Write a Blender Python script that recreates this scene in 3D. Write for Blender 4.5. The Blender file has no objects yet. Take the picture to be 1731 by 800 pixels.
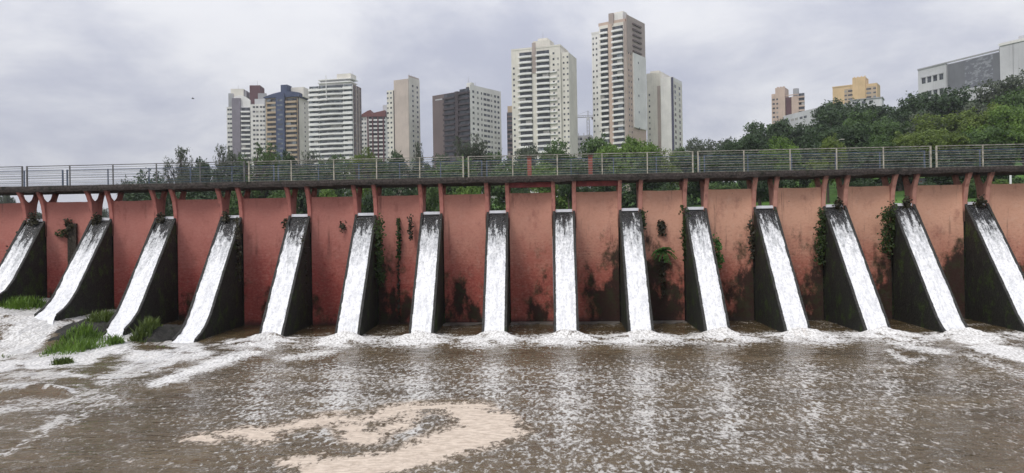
import bpy, math, random
import numpy as np
from mathutils import Matrix, Vector
rad = math.radians
rng = np.random.default_rng(7)
random.seed(5)
S = bpy.context.scene
COL = S.collection

# ------------------------------------------------------------------ camera
FPX = 1300.0
CAM = np.array([0.0, -37.7, 4.1])
_y, _p, _r = rad(3.4), math.atan(5 / 1300), math.atan(0.016)
FW = np.array([-math.sin(_y) * math.cos(_p), math.cos(_y) * math.cos(_p), math.sin(_p)])
_r0 = np.array([math.cos(_y), math.sin(_y), 0.0])
_u0 = np.cross(_r0, FW)
RT = math.cos(_r) * _r0 - math.sin(_r) * _u0
UP = math.sin(_r) * _r0 + math.cos(_r) * _u0
cam = bpy.data.cameras.new('camera')
cam.sensor_width = 36.0
cam.lens = 36.0 * FPX / 1731.0
cam.clip_start = 0.5
cam.clip_end = 6000
co = bpy.data.objects.new('camera', cam)
COL.objects.link(co)
M = Matrix(((RT[0], UP[0], -FW[0], CAM[0]), (RT[1], UP[1], -FW[1], CAM[1]), (RT[2], UP[2], -FW[2], CAM[2]), (0, 0, 0, 1)))
co.matrix_world = M
S.camera = co

def ray(px, py): return FW * FPX + RT * (px - 865.5) + UP * (400 - py)
def at(px, py, ax, v):
    d = ray(px, py)
    return CAM + d * ((v - CAM[ax]) / d[ax])
def at_depth(px, py, D): return CAM + ray(px, py) * (D / FPX)
def proj(P):
    d = np.asarray(P, float) - CAM
    z = d @ FW
    z = np.where(z < 0.1, 0.1, z)
    return 865.5 + FPX * (d @ RT) / z, 400 - FPX * (d @ UP) / z

def sst(a, b, x):
    t = np.clip((np.asarray(x, float) - a) / (b - a), 0, 1)
    return t * t * (3 - 2 * t)

# ------------------------------------------------------------------ value noise (numpy) for shapes
_perm = rng.random((256, 256))
def vnoise(x, y):
    x = np.asarray(x, float); y = np.asarray(y, float)
    xi = np.floor(x).astype(int); yi = np.floor(y).astype(int)
    fx = x - xi; fy = y - yi
    fx = fx * fx * (3 - 2 * fx); fy = fy * fy * (3 - 2 * fy)
    g = lambda a, b: _perm[a & 255, b & 255]
    return (g(xi, yi) * (1 - fx) + g(xi + 1, yi) * fx) * (1 - fy) + (g(xi, yi + 1) * (1 - fx) + g(xi + 1, yi + 1) * fx) * fy
def fbm(x, y, o=4):
    s = 0; a = .5
    for k in range(o):
        s = s + a * vnoise(x * 2 ** k + 17 * k, y * 2 ** k + 31 * k); a *= .5
    return s

# ------------------------------------------------------------------ object helpers
def link(name, mesh, parent=None, loc=None, rz=0):
    o = bpy.data.objects.new(name, mesh)
    COL.objects.link(o)
    if parent is not None: o.parent = parent
    if loc is not None: o.location = loc
    if rz: o.rotation_euler = (0, 0, rz)
    return o
def tag(o, label=None, cat=None, group=None, kind=None):
    if label: o['label'] = label
    if cat: o['category'] = cat
    if group: o['group'] = group
    if kind: o['kind'] = kind
    return o
def thing(name, label, cat, loc=(0, 0, 0), rz=0, group=None):
    o = link(name, None, None, loc, rz)
    o.empty_display_size = .3
    return tag(o, label, cat, group)
def copy_tree(o, parent=None):
    c = o.copy(); COL.objects.link(c); c.parent = parent
    for ch in o.children: copy_tree(ch, c)
    return c

class MB:
    def __init__(s): s.v = []; s.f = []
    def add(s, vs, fs):
        b = len(s.v); s.v += [tuple(map(float, v)) for v in vs]; s.f += [tuple(b + i for i in f) for f in fs]; return s
    def box(s, x0, x1, y0, y1, z0, z1):
        return s.add([(x0, y0, z0), (x1, y0, z0), (x1, y1, z0), (x0, y1, z0), (x0, y0, z1), (x1, y0, z1), (x1, y1, z1), (x0, y1, z1)],
                     [(0, 3, 2, 1), (4, 5, 6, 7), (0, 1, 5, 4), (1, 2, 6, 5), (2, 3, 7, 6), (3, 0, 4, 7)])
    def prism_x(s, prof, x0, x1):            # profile of (y,z), extruded along x
        n = len(prof)
        s.add([(x0, a, b) for a, b in prof] + [(x1, a, b) for a, b in prof],
              [tuple(range(n)), tuple(range(2 * n - 1, n - 1, -1))] + [(i, n + i, n + (i + 1) % n, (i + 1) % n) for i in range(n)])
        return s
    def prism_z(s, poly, z0, z1):
        n = len(poly)
        s.add([(a, b, z0) for a, b in poly] + [(a, b, z1) for a, b in poly],
              [tuple(range(n - 1, -1, -1)), tuple(range(n, 2 * n))] + [(i, (i + 1) % n, n + (i + 1) % n, n + i) for i in range(n)])
        return s
    def prism_y(s, poly, y0, y1):            # polygon of (x,z)
        n = len(poly)
        s.add([(a, y0, b) for a, b in poly] + [(a, y1, b) for a, b in poly],
              [tuple(range(n)), tuple(range(2 * n - 1, n - 1, -1))] + [(i, n + i, n + (i + 1) % n, (i + 1) % n) for i in range(n)])
        return s
    def tube(s, pts, rs, k=6, cap=True):
        pts = [np.array(p, float) for p in pts]
        if not hasattr(rs, '__len__'): rs = [rs] * len(pts)
        rings = []
        for i, p in enumerate(pts):
            d = pts[min(i + 1, len(pts) - 1)] - pts[max(i - 1, 0)]
            d = d / (np.linalg.norm(d) + 1e-9)
            a = np.cross(d, (0, 0, 1) if abs(d[2]) < .9 else (1, 0, 0)); a /= np.linalg.norm(a)
            b = np.cross(d, a)
            rings.append([p + rs[i] * (math.cos(t) * a + math.sin(t) * b) for t in np.linspace(0, 2 * math.pi, k, endpoint=False)])
        vs = [v for r in rings for v in r]; fs = []
        for i in range(len(pts) - 1):
            for j in range(k):
                fs.append((i * k + j, i * k + (j + 1) % k, (i + 1) * k + (j + 1) % k, (i + 1) * k + j))
        if cap: fs += [tuple(range(k - 1, -1, -1)), tuple((len(pts) - 1) * k + j for j in range(k))]
        return s.add(vs, fs)
    def mesh(s, name, mat, smooth=False, recalc=True):
        m = bpy.data.meshes.new(name); m.from_pydata(s.v, [], s.f)
        if recalc:
            import bmesh
            bm = bmesh.new(); bm.from_mesh(m); bmesh.ops.recalc_face_normals(bm, faces=bm.faces); bm.to_mesh(m); bm.free()
        if mat is not None: m.materials.append(mat)
        if smooth: m.polygons.foreach_set('use_smooth', [True] * len(m.polygons))
        return m
    def build(s, name, mat, parent=None, loc=None, rz=0, smooth=False):
        return link(name, s.mesh(name, mat, smooth), parent, loc, rz)

def grid_mesh(name, X, Y, Z, mat, smooth=True, attrs=None):
    ny, nx = X.shape
    m = bpy.data.meshes.new(name)
    v = np.stack([X, Y, Z], -1).reshape(-1, 3)
    i = np.arange(ny * nx).reshape(ny, nx)
    f = np.stack([i[:-1, :-1], i[:-1, 1:], i[1:, 1:], i[1:, :-1]], -1).reshape(-1, 4)
    m.vertices.add(len(v)); m.vertices.foreach_set('co', v.astype(np.float32).ravel())
    m.loops.add(f.size); m.loops.foreach_set('vertex_index', f.ravel().astype(np.int32))
    m.polygons.add(len(f)); m.polygons.foreach_set('loop_start', np.arange(0, f.size, 4, dtype=np.int32))
    m.polygons.foreach_set('use_smooth', np.full(len(f), smooth))
    m.update(calc_edges=True)
    for k, a in (attrs or {}).items():
        at_ = m.attributes.new(k, 'FLOAT', 'POINT'); at_.data.foreach_set('value', np.asarray(a, np.float32).ravel())
    if mat: m.materials.append(mat)
    return m

def leaf_mesh(name, C, N, size, mat, aspect=.6, jit=.9):
    """many small leaf faces: centres C, preferred normals N, length size"""
    n = len(C)
    R = rng.normal(size=(n, 3))
    Nn = N + jit * R; Nn /= np.linalg.norm(Nn, axis=1)[:, None] + 1e-9
    T = np.cross(Nn, rng.normal(size=(n, 3))); T /= np.linalg.norm(T, axis=1)[:, None] + 1e-9
    B = np.cross(Nn, T)
    s = (size * (.6 + .8 * rng.random(n)))[:, None] if np.ndim(size) == 0 else size[:, None]
    fold = Nn * s * .18
    v = np.stack([C - T * s * .5, C + B * s * aspect * .5 - fold, C + T * s * .5, C - B * s * aspect * .5 - fold], 1).reshape(-1, 3)
    m = bpy.data.meshes.new(name)
    m.vertices.add(4 * n); m.vertices.foreach_set('co', v.astype(np.float32).ravel())
    q = np.arange(4 * n).reshape(-1, 4)
    f = np.concatenate([q[:, [0, 1, 2]], q[:, [0, 2, 3]]], 1).reshape(-1, 3)
    m.loops.add(f.size); m.loops.foreach_set('vertex_index', f.ravel().astype(np.int32))
    m.polygons.add(len(f)); m.polygons.foreach_set('loop_start', np.arange(0, f.size, 3, dtype=np.int32))
    m.update(calc_edges=True)
    if mat: m.materials.append(mat)
    return m

# ------------------------------------------------------------------ material helpers
class NT:
    def __init__(s, name):
        s.m = bpy.data.materials.new(name); s.m.use_nodes = True
        s.t = s.m.node_tree; s.n = s.t.nodes; s.l = s.t.links
        s.n.clear()
        s.out = s.n.new('ShaderNodeOutputMaterial')
    def set(s, sock, v):
        if v is None: return
        if hasattr(v, 'node'): s.l.new(v, sock)
        elif hasattr(v, '__len__') and len(v) == 3 and hasattr(sock.default_value, '__len__') and len(sock.default_value) == 4: sock.default_value = (*v, 1)
        else: sock.default_value = v
    def node(s, typ, ins=None, out=0, **kw):
        n = s.n.new(typ)
        for k, v in kw.items(): setattr(n, k, v)
        for k, v in (ins or {}).items(): s.set(n.inputs[k], v)
        return n.outputs[out]
    def math(s, op, a, b=0.0, c=None, clamp=False):
        n = s.n.new('ShaderNodeMath'); n.operation = op; n.use_clamp = clamp
        s.set(n.inputs[0], a); s.set(n.inputs[1], b)
        if c is not None: s.set(n.inputs[2], c)
        return n.outputs[0]
    def mul(s, a, b): return s.math('MULTIPLY', a, b)
    def add(s, a, b): return s.math('ADD', a, b)
    def smooth(s, x, a, b, lo=0.0, hi=1.0):
        n = s.n.new('ShaderNodeMapRange'); n.interpolation_type = 'SMOOTHSTEP'
        s.set(n.inputs['Value'], x); s.set(n.inputs['From Min'], a); s.set(n.inputs['From Max'], b)
        s.set(n.inputs['To Min'], lo); s.set(n.inputs['To Max'], hi)
        return n.outputs[0]
    def mix(s, f, a, b):
        n = s.n.new('ShaderNodeMix'); n.data_type = 'RGBA'
        s.set(n.inputs[0], f); s.set(n.inputs[6], a); s.set(n.inputs[7], b)
        return n.outputs[2]
    def obj(s): return s.node('ShaderNodeTexCoord', out=3)
    def pos(s): return s.node('ShaderNodeNewGeometry', out=0)
    def rnd(s): return s.node('ShaderNodeObjectInfo', out=5)
    def island(s): return s.node('ShaderNodeNewGeometry', out=8)
    def map(s, v, scale=(1, 1, 1), loc=(0, 0, 0), rot=(0, 0, 0)):
        return s.node('ShaderNodeMapping', {'Vector': v, 'Scale': scale, 'Location': loc, 'Rotation': rot})
    def noise(s, v, scale, detail=3, rough=.55, dist=0):
        return s.node('ShaderNodeTexNoise', {'Vector': v, 'Scale': scale, 'Detail': detail, 'Roughness': rough, 'Distortion': dist})
    def attr(s, name, typ='GEOMETRY'):
        return s.node('ShaderNodeAttribute', attribute_name=name, attribute_type=typ, out=2)
    def sep(s, v):
        n = s.n.new('ShaderNodeSeparateXYZ'); s.set(n.inputs[0], v); return n.outputs
    def bump(s, h, strength=1.0, dist=1.0):
        return s.node('ShaderNodeBump', {'Height': h, 'Strength': strength, 'Distance': dist})
    def bsdf(s, color, rough=.7, normal=None, spec=.5, metal=0, ior=None, extra=None):
        ins = {'Base Color': color, 'Roughness': rough, 'Specular IOR Level': spec, 'Metallic': metal}
        if normal is not None: ins['Normal'] = normal
        if ior: ins['IOR'] = ior
        ins.update(extra or {})
        return s.node('ShaderNodeBsdfPrincipled', ins)
    def done(s, sh):
        s.l.new(sh, s.out.inputs[0]); return s.m

def plain(name, col, rough=.7, var=.25, scale=1.0, spec=.3, streak=0.0, bumpd=0.0, metal=0):
    t = NT(name)
    p = t.pos()
    n = t.noise(p, scale, 5, .6)
    c = t.mix(t.smooth(n, .3, .7), tuple(x * (1 - var) for x in col), tuple(min(1, x * (1 + var * .6)) for x in col))
    if streak:
        st = t.noise(t.map(p, (.9, .9, .06)), 1.6, 5, .65)
        c = t.mix(t.mul(t.smooth(st, .5, .72), streak), c, tuple(x * .45 for x in col))
    nm = t.bump(t.noise(p, scale * 8, 4), .5, bumpd) if bumpd else None
    return t.done(t.bsdf(c, rough, nm, spec, metal))

def foliage(name, dark, light, trans=.25, scale=.35):
    t = NT(name)
    p = t.pos()
    n = t.noise(p, scale, 4, .6)
    i = t.island()
    f = t.smooth(t.add(t.mul(n, .9), t.mul(i, .35)), .3, .85)
    c = t.mix(f, dark, light)
    a = t.bsdf(c, .55, None, .35)
    b = t.node('ShaderNodeBsdfTranslucent', {'Color': t.mix(.5, c, light)})
    return t.done(t.node('ShaderNodeMixShader', {0: trans, 1: a, 2: b}))

# ------------------------------------------------------------------ world and sun
SUN_EL, SUN_AZ = rad(52), rad(215)     # azimuth clockwise from +Y: behind the viewer, to the left
w = bpy.data.worlds.new('World'); S.world = w; w.use_nodes = True
t = NT('tmp_world'); bpy.data.materials.remove(t.m)
t = NT.__new__(NT); t.t = w.node_tree; t.n = t.t.nodes; t.l = t.t.links
t.n.clear(); wout = t.n.new('ShaderNodeOutputWorld')
bg = t.n.new('ShaderNodeBackground'); bg.inputs[1].default_value = .1
sky = t.n.new('ShaderNodeTexSky'); sky.sky_type = 'NISHITA'; sky.sun_disc = False
sky.sun_elevation = SUN_EL; sky.sun_rotation = SUN_AZ; sky.air_density = 1; sky.dust_density = 3
d = t.node('ShaderNodeTexCoord', out=0)
sx, sy, sz = t.sep(d)
zc = t.math('MAXIMUM', sz, 0.0)
den = t.add(zc, .30)
cv = t.n.new('ShaderNodeCombineXYZ')
t.set(cv.inputs[0], t.math('DIVIDE', sx, den)); t.set(cv.inputs[1], t.math('DIVIDE', sy, den)); cv.inputs[2].default_value = 3.7
n1 = t.noise(cv.outputs[0], 1.15, 7, .55, .4)
n2 = t.noise(t.map(cv.outputs[0], (1, 1, 1), (7, 3, 1)), 2.8, 6, .6, .2)
f = t.smooth(t.add(t.mul(n1, .65), t.mul(n2, .35)), .38, .62)
cl = t.mix(f, (4.75, 4.95, 5.95), (7.9, 7.95, 8.3))
low = t.smooth(zc, .0, .10)
cl = t.mix(low, t.mix(.55, cl, (6.9, 6.9, 7.4)), cl)
g = t.add(.90, t.mul(t.math('POWER', zc, 1.6), 1.45))
vm = t.n.new('ShaderNodeVectorMath'); vm.operation = 'SCALE'
t.set(vm.inputs[0], cl); t.set(vm.inputs[3], g)
mx = t.mix(.93, sky.outputs[0], vm.outputs[0])
t.l.new(mx, bg.inputs[0]); t.l.new(bg.outputs[0], wout.inputs[0])

sd = bpy.data.lights.new('sun', 'SUN'); sd.energy = 1.6; sd.angle = rad(18); sd.color = (1, .96, .9)
so = bpy.data.objects.new('sun', sd); COL.objects.link(so)
to_sun = Vector((math.sin(SUN_AZ) * math.cos(SUN_EL), math.cos(SUN_AZ) * math.cos(SUN_EL), math.sin(SUN_EL)))
so.rotation_euler = to_sun.to_track_quat('Z', 'Y').to_euler()
so.location = (0, -60, 80)
S.view_settings.view_transform = 'Standard'; S.view_settings.look = 'None'
S.view_settings.exposure = 0.12; S.view_settings.gamma = 1
S.render.engine = 'CYCLES'
S.cycles.max_bounces = 6; S.cycles.transparent_max_bounces = 12

# ------------------------------------------------------------------ dam dimensions (metres)
CH = [(-26.56, 7, 0), (-23.04, 4.8, 1), (-19.70, 5.2, 2), (-16.31, 4.6, 3), (-12.83, 4.8, 4), (-9.48, 4.5, 4), (-6.19, 3.5, 4), (-2.93, 2.0, 4),
      (.32, -.2, 4), (3.53, -1.2, 4), (6.66, -.9, 4), (9.96, -1.3, 4), (13.24, -1.9, 4), (16.44, -3.7, 5), (19.80, -4.9, 5)]
ZL = 5.44          # lip
ZW = 6.37          # top of wall
ZD0, ZD1 = 6.88, 7.15
TRI, TRW = .435, .085      # half inner width, side wall thickness
FT = .19                 # pier thickness
PROF = {                 # trough floor (y, z) downhill
    0: [(.12, ZL), (-.1, 5.33), (-2.95, 2.35), (-3.5, 1.98), (-3.9, 1.85)],
    1: [(.12, ZL), (-.1, 5.33), (-3.25, 2.05), (-3.75, 1.6), (-4.3, 1.26), (-5.0, 1.0)],
    2: [(.12, ZL), (-.1, 5.33), (-3.75, 1.52), (-4.3, 1.02), (-4.9, .66), (-5.6, .38)],
    3: [(.12, ZL), (-.1, 5.33), (-4.35, .9), (-4.9, .46), (-5.4, .2), (-6.1, -.02)],
    4: [(.12, ZL), (-.1, 5.33), (-5.35, -.02), (-5.9, -.6)],
    5: [(.12, ZL), (-.1, 5.33), (-4.9, .4), (-5.35, .1), (-5.9, -.12), (-6.5, -.3)],
}

# ------------------------------------------------------------------ materials: dam
def wall_material():
    t = NT('painted_brick_wall')
    o = t.obj(); p = t.pos()
    x, y, z = t.sep(p)
    warm = t.attr('warm', 'OBJECT'); dirt = t.attr('dirt', 'OBJECT'); dx = t.attr('dirt_side', 'OBJECT')
    ox, oy, oz = t.sep(o)
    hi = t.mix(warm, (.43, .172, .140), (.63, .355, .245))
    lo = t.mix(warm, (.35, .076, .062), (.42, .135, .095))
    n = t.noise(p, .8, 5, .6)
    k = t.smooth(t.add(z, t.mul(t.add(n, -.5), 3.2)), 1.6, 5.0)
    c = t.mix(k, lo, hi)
    # blotchy fading of the paint
    nb = t.noise(p, 2.6, 6, .65)
    c = t.mix(t.mul(t.smooth(nb, .52, .75), .45), c, t.mix(warm, (.48, .23, .19), (.66, .43, .32)))
    nd = t.noise(t.map(p, (1, 1, .55), (3, 0, 5)), 1.5, 7, .68)
    c = t.mix(t.mul(t.smooth(nd, .54, .70), .40), c, (.20, .06, .05))
    # courses of brick showing through low down
    bv = t.node('ShaderNodeCombineXYZ', {0: x, 1: z})
    br = t.node('ShaderNodeTexBrick', {'Vector': bv, 'Scale': 1.0, 'Mortar Size': .012, 'Brick Width': .42, 'Row Height': .15, 'Mortar Smooth': .4}, out=1)
    brm = t.mul(br, t.mul(t.smooth(nb, .35, .65), t.smooth(z, 5.0, 3.0)))
    c = t.mix(t.mul(brm, .26), c, (.13, .035, .03))
    nf = t.noise(t.map(p, (1, 1, 1.6), (6, 6, 6)), 7.5, 6, .72)
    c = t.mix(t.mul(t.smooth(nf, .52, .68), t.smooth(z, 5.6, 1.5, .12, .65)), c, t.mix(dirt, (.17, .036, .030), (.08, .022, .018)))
    c = t.mix(t.mul(t.smooth(nf, .50, .34), .35), c, t.mix(warm, (.50, .22, .18), (.66, .40, .30)))
    # vertical dirt runs
    st = t.noise(t.map(p, (2.6, 2.6, .17)), 1.3, 6, .65)
    stm = t.mul(t.smooth(st, .56, .70), t.smooth(t.noise(p, .6, 3), .42, .6))
    c = t.mix(t.mul(stm, t.add(.38, t.mul(dirt, .45))), c, (.055, .03, .024))
    # black and moss growth, mostly low and to one side of the panel
    grow = t.noise(t.map(p, (1, 1, .6), (9, 2, 4)), 1.05, 7, .66)
    side = t.mul(t.mul(dx, ox), .30)
    grow = t.add(grow, t.smooth(z, 4.0, 5.6, 0, -.20))
    lvl = t.add(t.add(grow, side), t.add(t.mul(dirt, .24), t.mul(t.smooth(z, 4.6, .6), .24)))
    c = t.mix(t.mul(t.smooth(lvl, .76, .90), .93), c, (.014, .012, .009))
    c = t.mix(t.mul(t.smooth(nb, .45, .62), t.mul(t.smooth(lvl, .70, .8), .5)), c, (.035, .045, .016))
    # waterline band
    c = t.mix(t.mul(t.smooth(t.add(z, t.mul(t.add(grow, -.5), .9)), .30, -.05), .8), c, (.04, .03, .026))
    # small chips of bare grey render
    chip = t.noise(t.map(p, (1, 1, 1), (2, 8, 1)), 3.2, 5, .6)
    c = t.mix(t.mul(t.smooth(chip, .72, .75), t.smooth(dirt, .2, .6)), c, (.10, .07, .055))
    h = t.add(t.mul(t.noise(p, 9, 5, .7), .03), t.add(t.mul(nd, .03), t.mul(brm, -.012)))
    return t.done(t.bsdf(c, .8, t.bump(h, .8), .25))
M_WALL = wall_material()

def pier_material():
    t = NT('painted_pier')
    p = t.pos(); x, y, z = t.sep(p)
    warm = t.smooth(x, -12, 14)
    c = t.mix(warm, (.44, .17, .14), (.50, .26, .20))
    nb = t.noise(p, 3.2, 6, .65)
    c = t.mix(t.mul(t.smooth(nb, .48, .72), .6), c, t.mix(warm, (.27, .07, .06), (.33, .13, .10)))
    st = t.noise(t.map(p, (3, 3, .3)), 2, 5, .6)
    c = t.mix(t.mul(t.smooth(st, .55, .7), .55), c, (.06, .035, .03))
    # darker up towards the slab and moss down at the lip
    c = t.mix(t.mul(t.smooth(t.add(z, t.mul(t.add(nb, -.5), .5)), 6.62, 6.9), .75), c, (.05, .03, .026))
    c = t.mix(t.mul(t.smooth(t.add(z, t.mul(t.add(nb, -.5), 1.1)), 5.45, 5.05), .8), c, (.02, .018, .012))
    return t.done(t.bsdf(c, .8, t.bump(t.mul(nb, .02), .7), .25))
M_PIER = pier_material()

def moss_concrete(name, base, moss, mossamt, wet=.75):
    t = NT(name)
    p = t.pos()
    n = t.noise(p, 1.6, 7, .68); n2 = t.noise(t.map(p, (1, 1, .4), (4, 4, 4)), 2.7, 6, .65); n3 = t.noise(p, 11, 4, .7)
    c = t.mix(t.smooth(n3, .35, .7), tuple(v * .45 for v in base), tuple(v * 1.35 for v in base))
    c = t.mix(t.mul(t.smooth(n, .62 - mossamt * .3, .74 - mossamt * .2), .95), c, t.mix(t.smooth(n3, .35, .65), tuple(v * .4 for v in moss), moss))
    c = t.mix(t.mul(t.smooth(n2, .55, .68), .7), c, (.01, .01, .008))
    h = t.add(t.mul(n3, .03), t.mul(n, .05))
    return t.done(t.bsdf(c, wet, t.bump(h, .9), .3))
M_CHUTE = moss_concrete('mossy_wet_concrete', (.026, .026, .021), (.055, .090, .020), .42)
M_RIM = moss_concrete('weathered_rim_concrete', (.042, .041, .037), (.025, .034, .012), .2)
M_FLOOR = moss_concrete('black_algae_concrete', (.022, .022, .022), (.012, .016, .008), .2, .35)
M_SILL = plain('pale_sill_concrete', (.72, .73, .76), .5, .12, 3)
M_DECK = moss_concrete('stained_deck_concrete', (.058, .047, .041), (.018, .020, .010), .35)
M_REDBEAM = plain('dark_red_paint', (.17, .035, .032), .7, .4, 3, streak=.5)
M_REDPOST = plain('coral_paint', (.30, .095, .075), .65, .25, 3, streak=.4)

# ------------------------------------------------------------------ the dam
dam = thing('dam', 'long pink painted dam wall with forked piers between the sluice slots', 'dam', (0, 0, 0))
fin_prof = [(-.06, 4.6), (-.07, 5.35), (-.12, 5.8), (-.23, 6.25), (-.40, 6.58), (-.62, ZD0 + .002), (-.30, ZD0 + .002), (-.26, 6.74), (-.15, 6.54), (.02, 6.42), (.2, 6.36),
            (.38, 6.42), (.55, 6.54), (.66, 6.74), (.70, ZD0 + .002), (1.02, ZD0 + .002), (.86, 6.58), (.74, 6.25), (.66, 5.8), (.62, 5.35), (.62, 4.6)]
OPEN = .41
edges = []
for i, (cx, rz, pr) in enumerate(CH):
    for s in (-1, 1):
        xa = cx + s * OPEN; xb = xa + s * FT
        x0, x1 = min(xa, xb), max(xa, xb)
        jj = random.uniform(-.02, .02)
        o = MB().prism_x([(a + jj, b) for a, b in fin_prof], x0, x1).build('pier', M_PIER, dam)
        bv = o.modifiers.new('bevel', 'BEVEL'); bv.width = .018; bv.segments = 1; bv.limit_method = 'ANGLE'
    edges.append((cx - OPEN - FT, cx + OPEN + FT))
XL = [(edges[0][0] - 2.4 * k - 2.0 - 2.4, edges[0][0] - 2.4 * k - 2.0) for k in range(3)]
XR = [(edges[-1][1] + 2.4 * k, edges[-1][1] + 2.4 * (k + 1)) for k in range(1, 4)]
spans = [(edges[0][0] - 2.0, edges[0][0])] + [(edges[i][1], edges[i + 1][0]) for i in range(len(edges) - 1)] + [(edges[-1][1], edges[-1][1] + 2.4)]
n_main = len(spans); spans_all = spans + XL + XR
dirts = [.25, .55, .10, .08, .10, .12, .55, .30, .22, .62, .88, .62, .62, .55, .40, .6] + [.3] * 6
sides = [0, .2, 0, 0, 0, 0, -.5, -.15, .1, .5, -.35, .6, .2, .35, .5, .5] + [0] * 6
for i, (x0, x1) in enumerate(spans_all):
    nx, nz = 19, 40
    xs = np.linspace(x0 - .02, x1 + .02, nx); zs = np.linspace(-1.2, ZW, nz)
    X, Z = np.meshgrid(xs, zs)
    u = (X - x0) / (x1 - x0) * 2 - 1
    sag = .24
    Yf = sag * (1 - np.clip(np.abs(u), 0, 1) ** 2.2) - .01 + .012 * (fbm(X * 1.3 + 50, Z * 1.3 + 50) - .5)
    Zt = Z + (Z > ZW - .01) * (.02 * (vnoise(X * 2 + 9, Z * 0 + i) - .5))
    cx = (x0 + x1) / 2
    ring = [(X - cx, Yf, Zt)]
    b = MB()
    vs = [(X[j, k] - cx, Yf[j, k], Zt[j, k]) for j in range(nz) for k in range(nx)]
    fs = [(j * nx + k, j * nx + k + 1, (j + 1) * nx + k + 1, (j + 1) * nx + k) for j in range(nz - 1) for k in range(nx - 1)]
    base = len(vs)
    vs += [(X[-1, k] - cx, .56, ZW) for k in range(nx)] + [(X[-1, k] - cx, .56, -1.2) for k in range(nx)]
    top = (nz - 1) * nx
    fs += [(top + k, top + k + 1, base + k + 1, base + k) for k in range(nx - 1)]
    fs += [(base + k, base + k + 1, base + nx + k + 1, base + nx + k) for k in range(nx - 1)]
    b.add(vs, fs)
    o = b.build('wall_panel', M_WALL, dam, (cx, 0, 0))
    o['warm'] = float(sst(-14, 12, cx)); o['dirt'] = dirts[i]; o['dirt_side'] = float(sides[i])
for (x0, x1) in edges:   # the low wall under every slot
    MB().box(x0 + .03, x1 - .03, .10, .58, -1.2, 5.30).build('sill_wall', M_CHUTE, dam)
MB().box(XL[-1][0], XR[-1][1], -.55, -.005, -1.3, -.14).build('footing', M_RIM, dam)

t_ = plain('pale_wet_ledge', (.20, .185, .17), .3, .4, 1.5)
for i in (7, 8, 9, 10):
    x0, x1 = spans[i]
    n = 12; pol = [(x0, .0)] + [(x0 + (x1 - x0) * k / n, -.75 - .45 * math.sin(k * .9 + i * 2) * (k / n) - .25 * random.random()) for k in range(n + 1)] + [(x1, .0)]
    MB().prism_z(pol, -.5, .035 + .01 * (i % 3)).build('apron_ledge', t_, dam)

# footbridge
bridge = thing('footbridge', 'narrow concrete footbridge deck with dark stained edge along the top of the dam', 'footbridge')
L0, L1 = XL[-1][0] - .5, XR[-1][1] + .5
n = 420
xs = np.linspace(L0, L1, n)
b = MB(); vs = []; 
for x in xs:
    low_ = ZD0 + .06 * (fbm(x * 1.7, 3.3) - .5) * 2 - .03 * (vnoise(x * 9, 1.2) > .72)
    fy = -.66 + .05 * (fbm(x * 1.1, 8.1) - .5)
    up_ = ZD1 + .035 * (fbm(x * 2.3, 5.5) - .5)
    vs += [(x, fy + .03, low_), (x, fy, (low_ + up_) / 2), (x, fy + .02, up_), (x, 1.72, ZD1), (x, 1.72, ZD0)]
fs = []
for i in range(n - 1):
    for k in range(5):
        fs.append((i * 5 + k, i * 5 + (k + 1) % 5, (i + 1) * 5 + (k + 1) % 5, (i + 1) * 5 + k))
fs += [tuple(range(5)), tuple((n - 1) * 5 + k for k in range(5))]
b.add(vs, fs).build('deck_slab', M_DECK, bridge)
for (pa, pb) in ((8, 9), (9, 10), (7, 8)):
    x0, x1 = edges[pa - 1][1] if False else spans[pa][0] - .05, spans[pa][1] + .05
    if (pa, pb) == (7, 8): continue
    MB().box(x0, x1, -.42, -.12, ZD0 - .26, ZD0 - .02).build('gate_beam', M_REDBEAM, bridge)

# red sluice posts standing on the deck
for px, lab in ((895, 'square coral red post on the footbridge behind the railing, left of two'),
                (998, 'square coral red post on the footbridge behind the railing, right of two')):
    q = at(px, 280, 1, .35)
    o = thing('sluice_post', lab, 'post', (q[0], .35, ZD1 - .01), 0, 'red sluice posts')
    MB().box(-.10, .10, -.10, .10, 0, .98).build('shaft', M_REDPOST, o)
    MB().box(-.13, .13, -.13, .13, .98, 1.04).build('cap', M_REDBEAM, o)
    MB().box(-.16, .16, -.16, .16, -.005, .05).build('base_plate', M_REDBEAM, o)

# railings
M_RAILF = plain('cream_railing_paint', (.40, .375, .30), .5, .4, 6, .4)
M_RAILD = plain('dull_cream_rail_paint', (.27, .26, .22), .5, .5, 5, .4)
M_RAILG = plain('backlit_grey_railing', (.13, .13, .125), .5, .4, 6, .4)  # darker grey puts the backlit silhouette of the left sections into the colour
M_RAILB = plain('grey_blue_railing_paint', (.085, .115, .165), .5, .4, 6, .4)
joints_px = [(-335, -330), (38, 46), (413, 421), (783, 792), (1171, 1180), (1573, 1583), (1960, 1965)]
RH = [.03, .15, .265, .385, .50, .625, .745, .90, 1.01]
def railing(x0, x1, y, mat, label, group, gate):
    o = thing('railing', label, 'railing', ((x0 + x1) / 2, y, ZD1), 0, group)
    L = x1 - x0
    npst = max(2, round(L / 2.25) + 1)
    for k in range(npst):
        x = -L / 2 + L * k / (npst - 1)
        r = .032 if k in (0, npst - 1) else .024
        MB().box(x - r, x + r, -r, r, -.03, 1.03).build('post', mat, o)
    for j, h in enumerate(RH):
        r = (.019 if j == len(RH) - 1 else .0095) if not gate else (.016 if j == len(RH) - 1 else .008)
        if gate and j in (1, 4): continue
        wob = random.uniform(-.006, .006)
        MB().box(-L / 2, L / 2, -r, r, h + wob - r, h + wob + r).build('rail', M_RAILD if mat is M_RAILF else mat, o)
    return o
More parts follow.
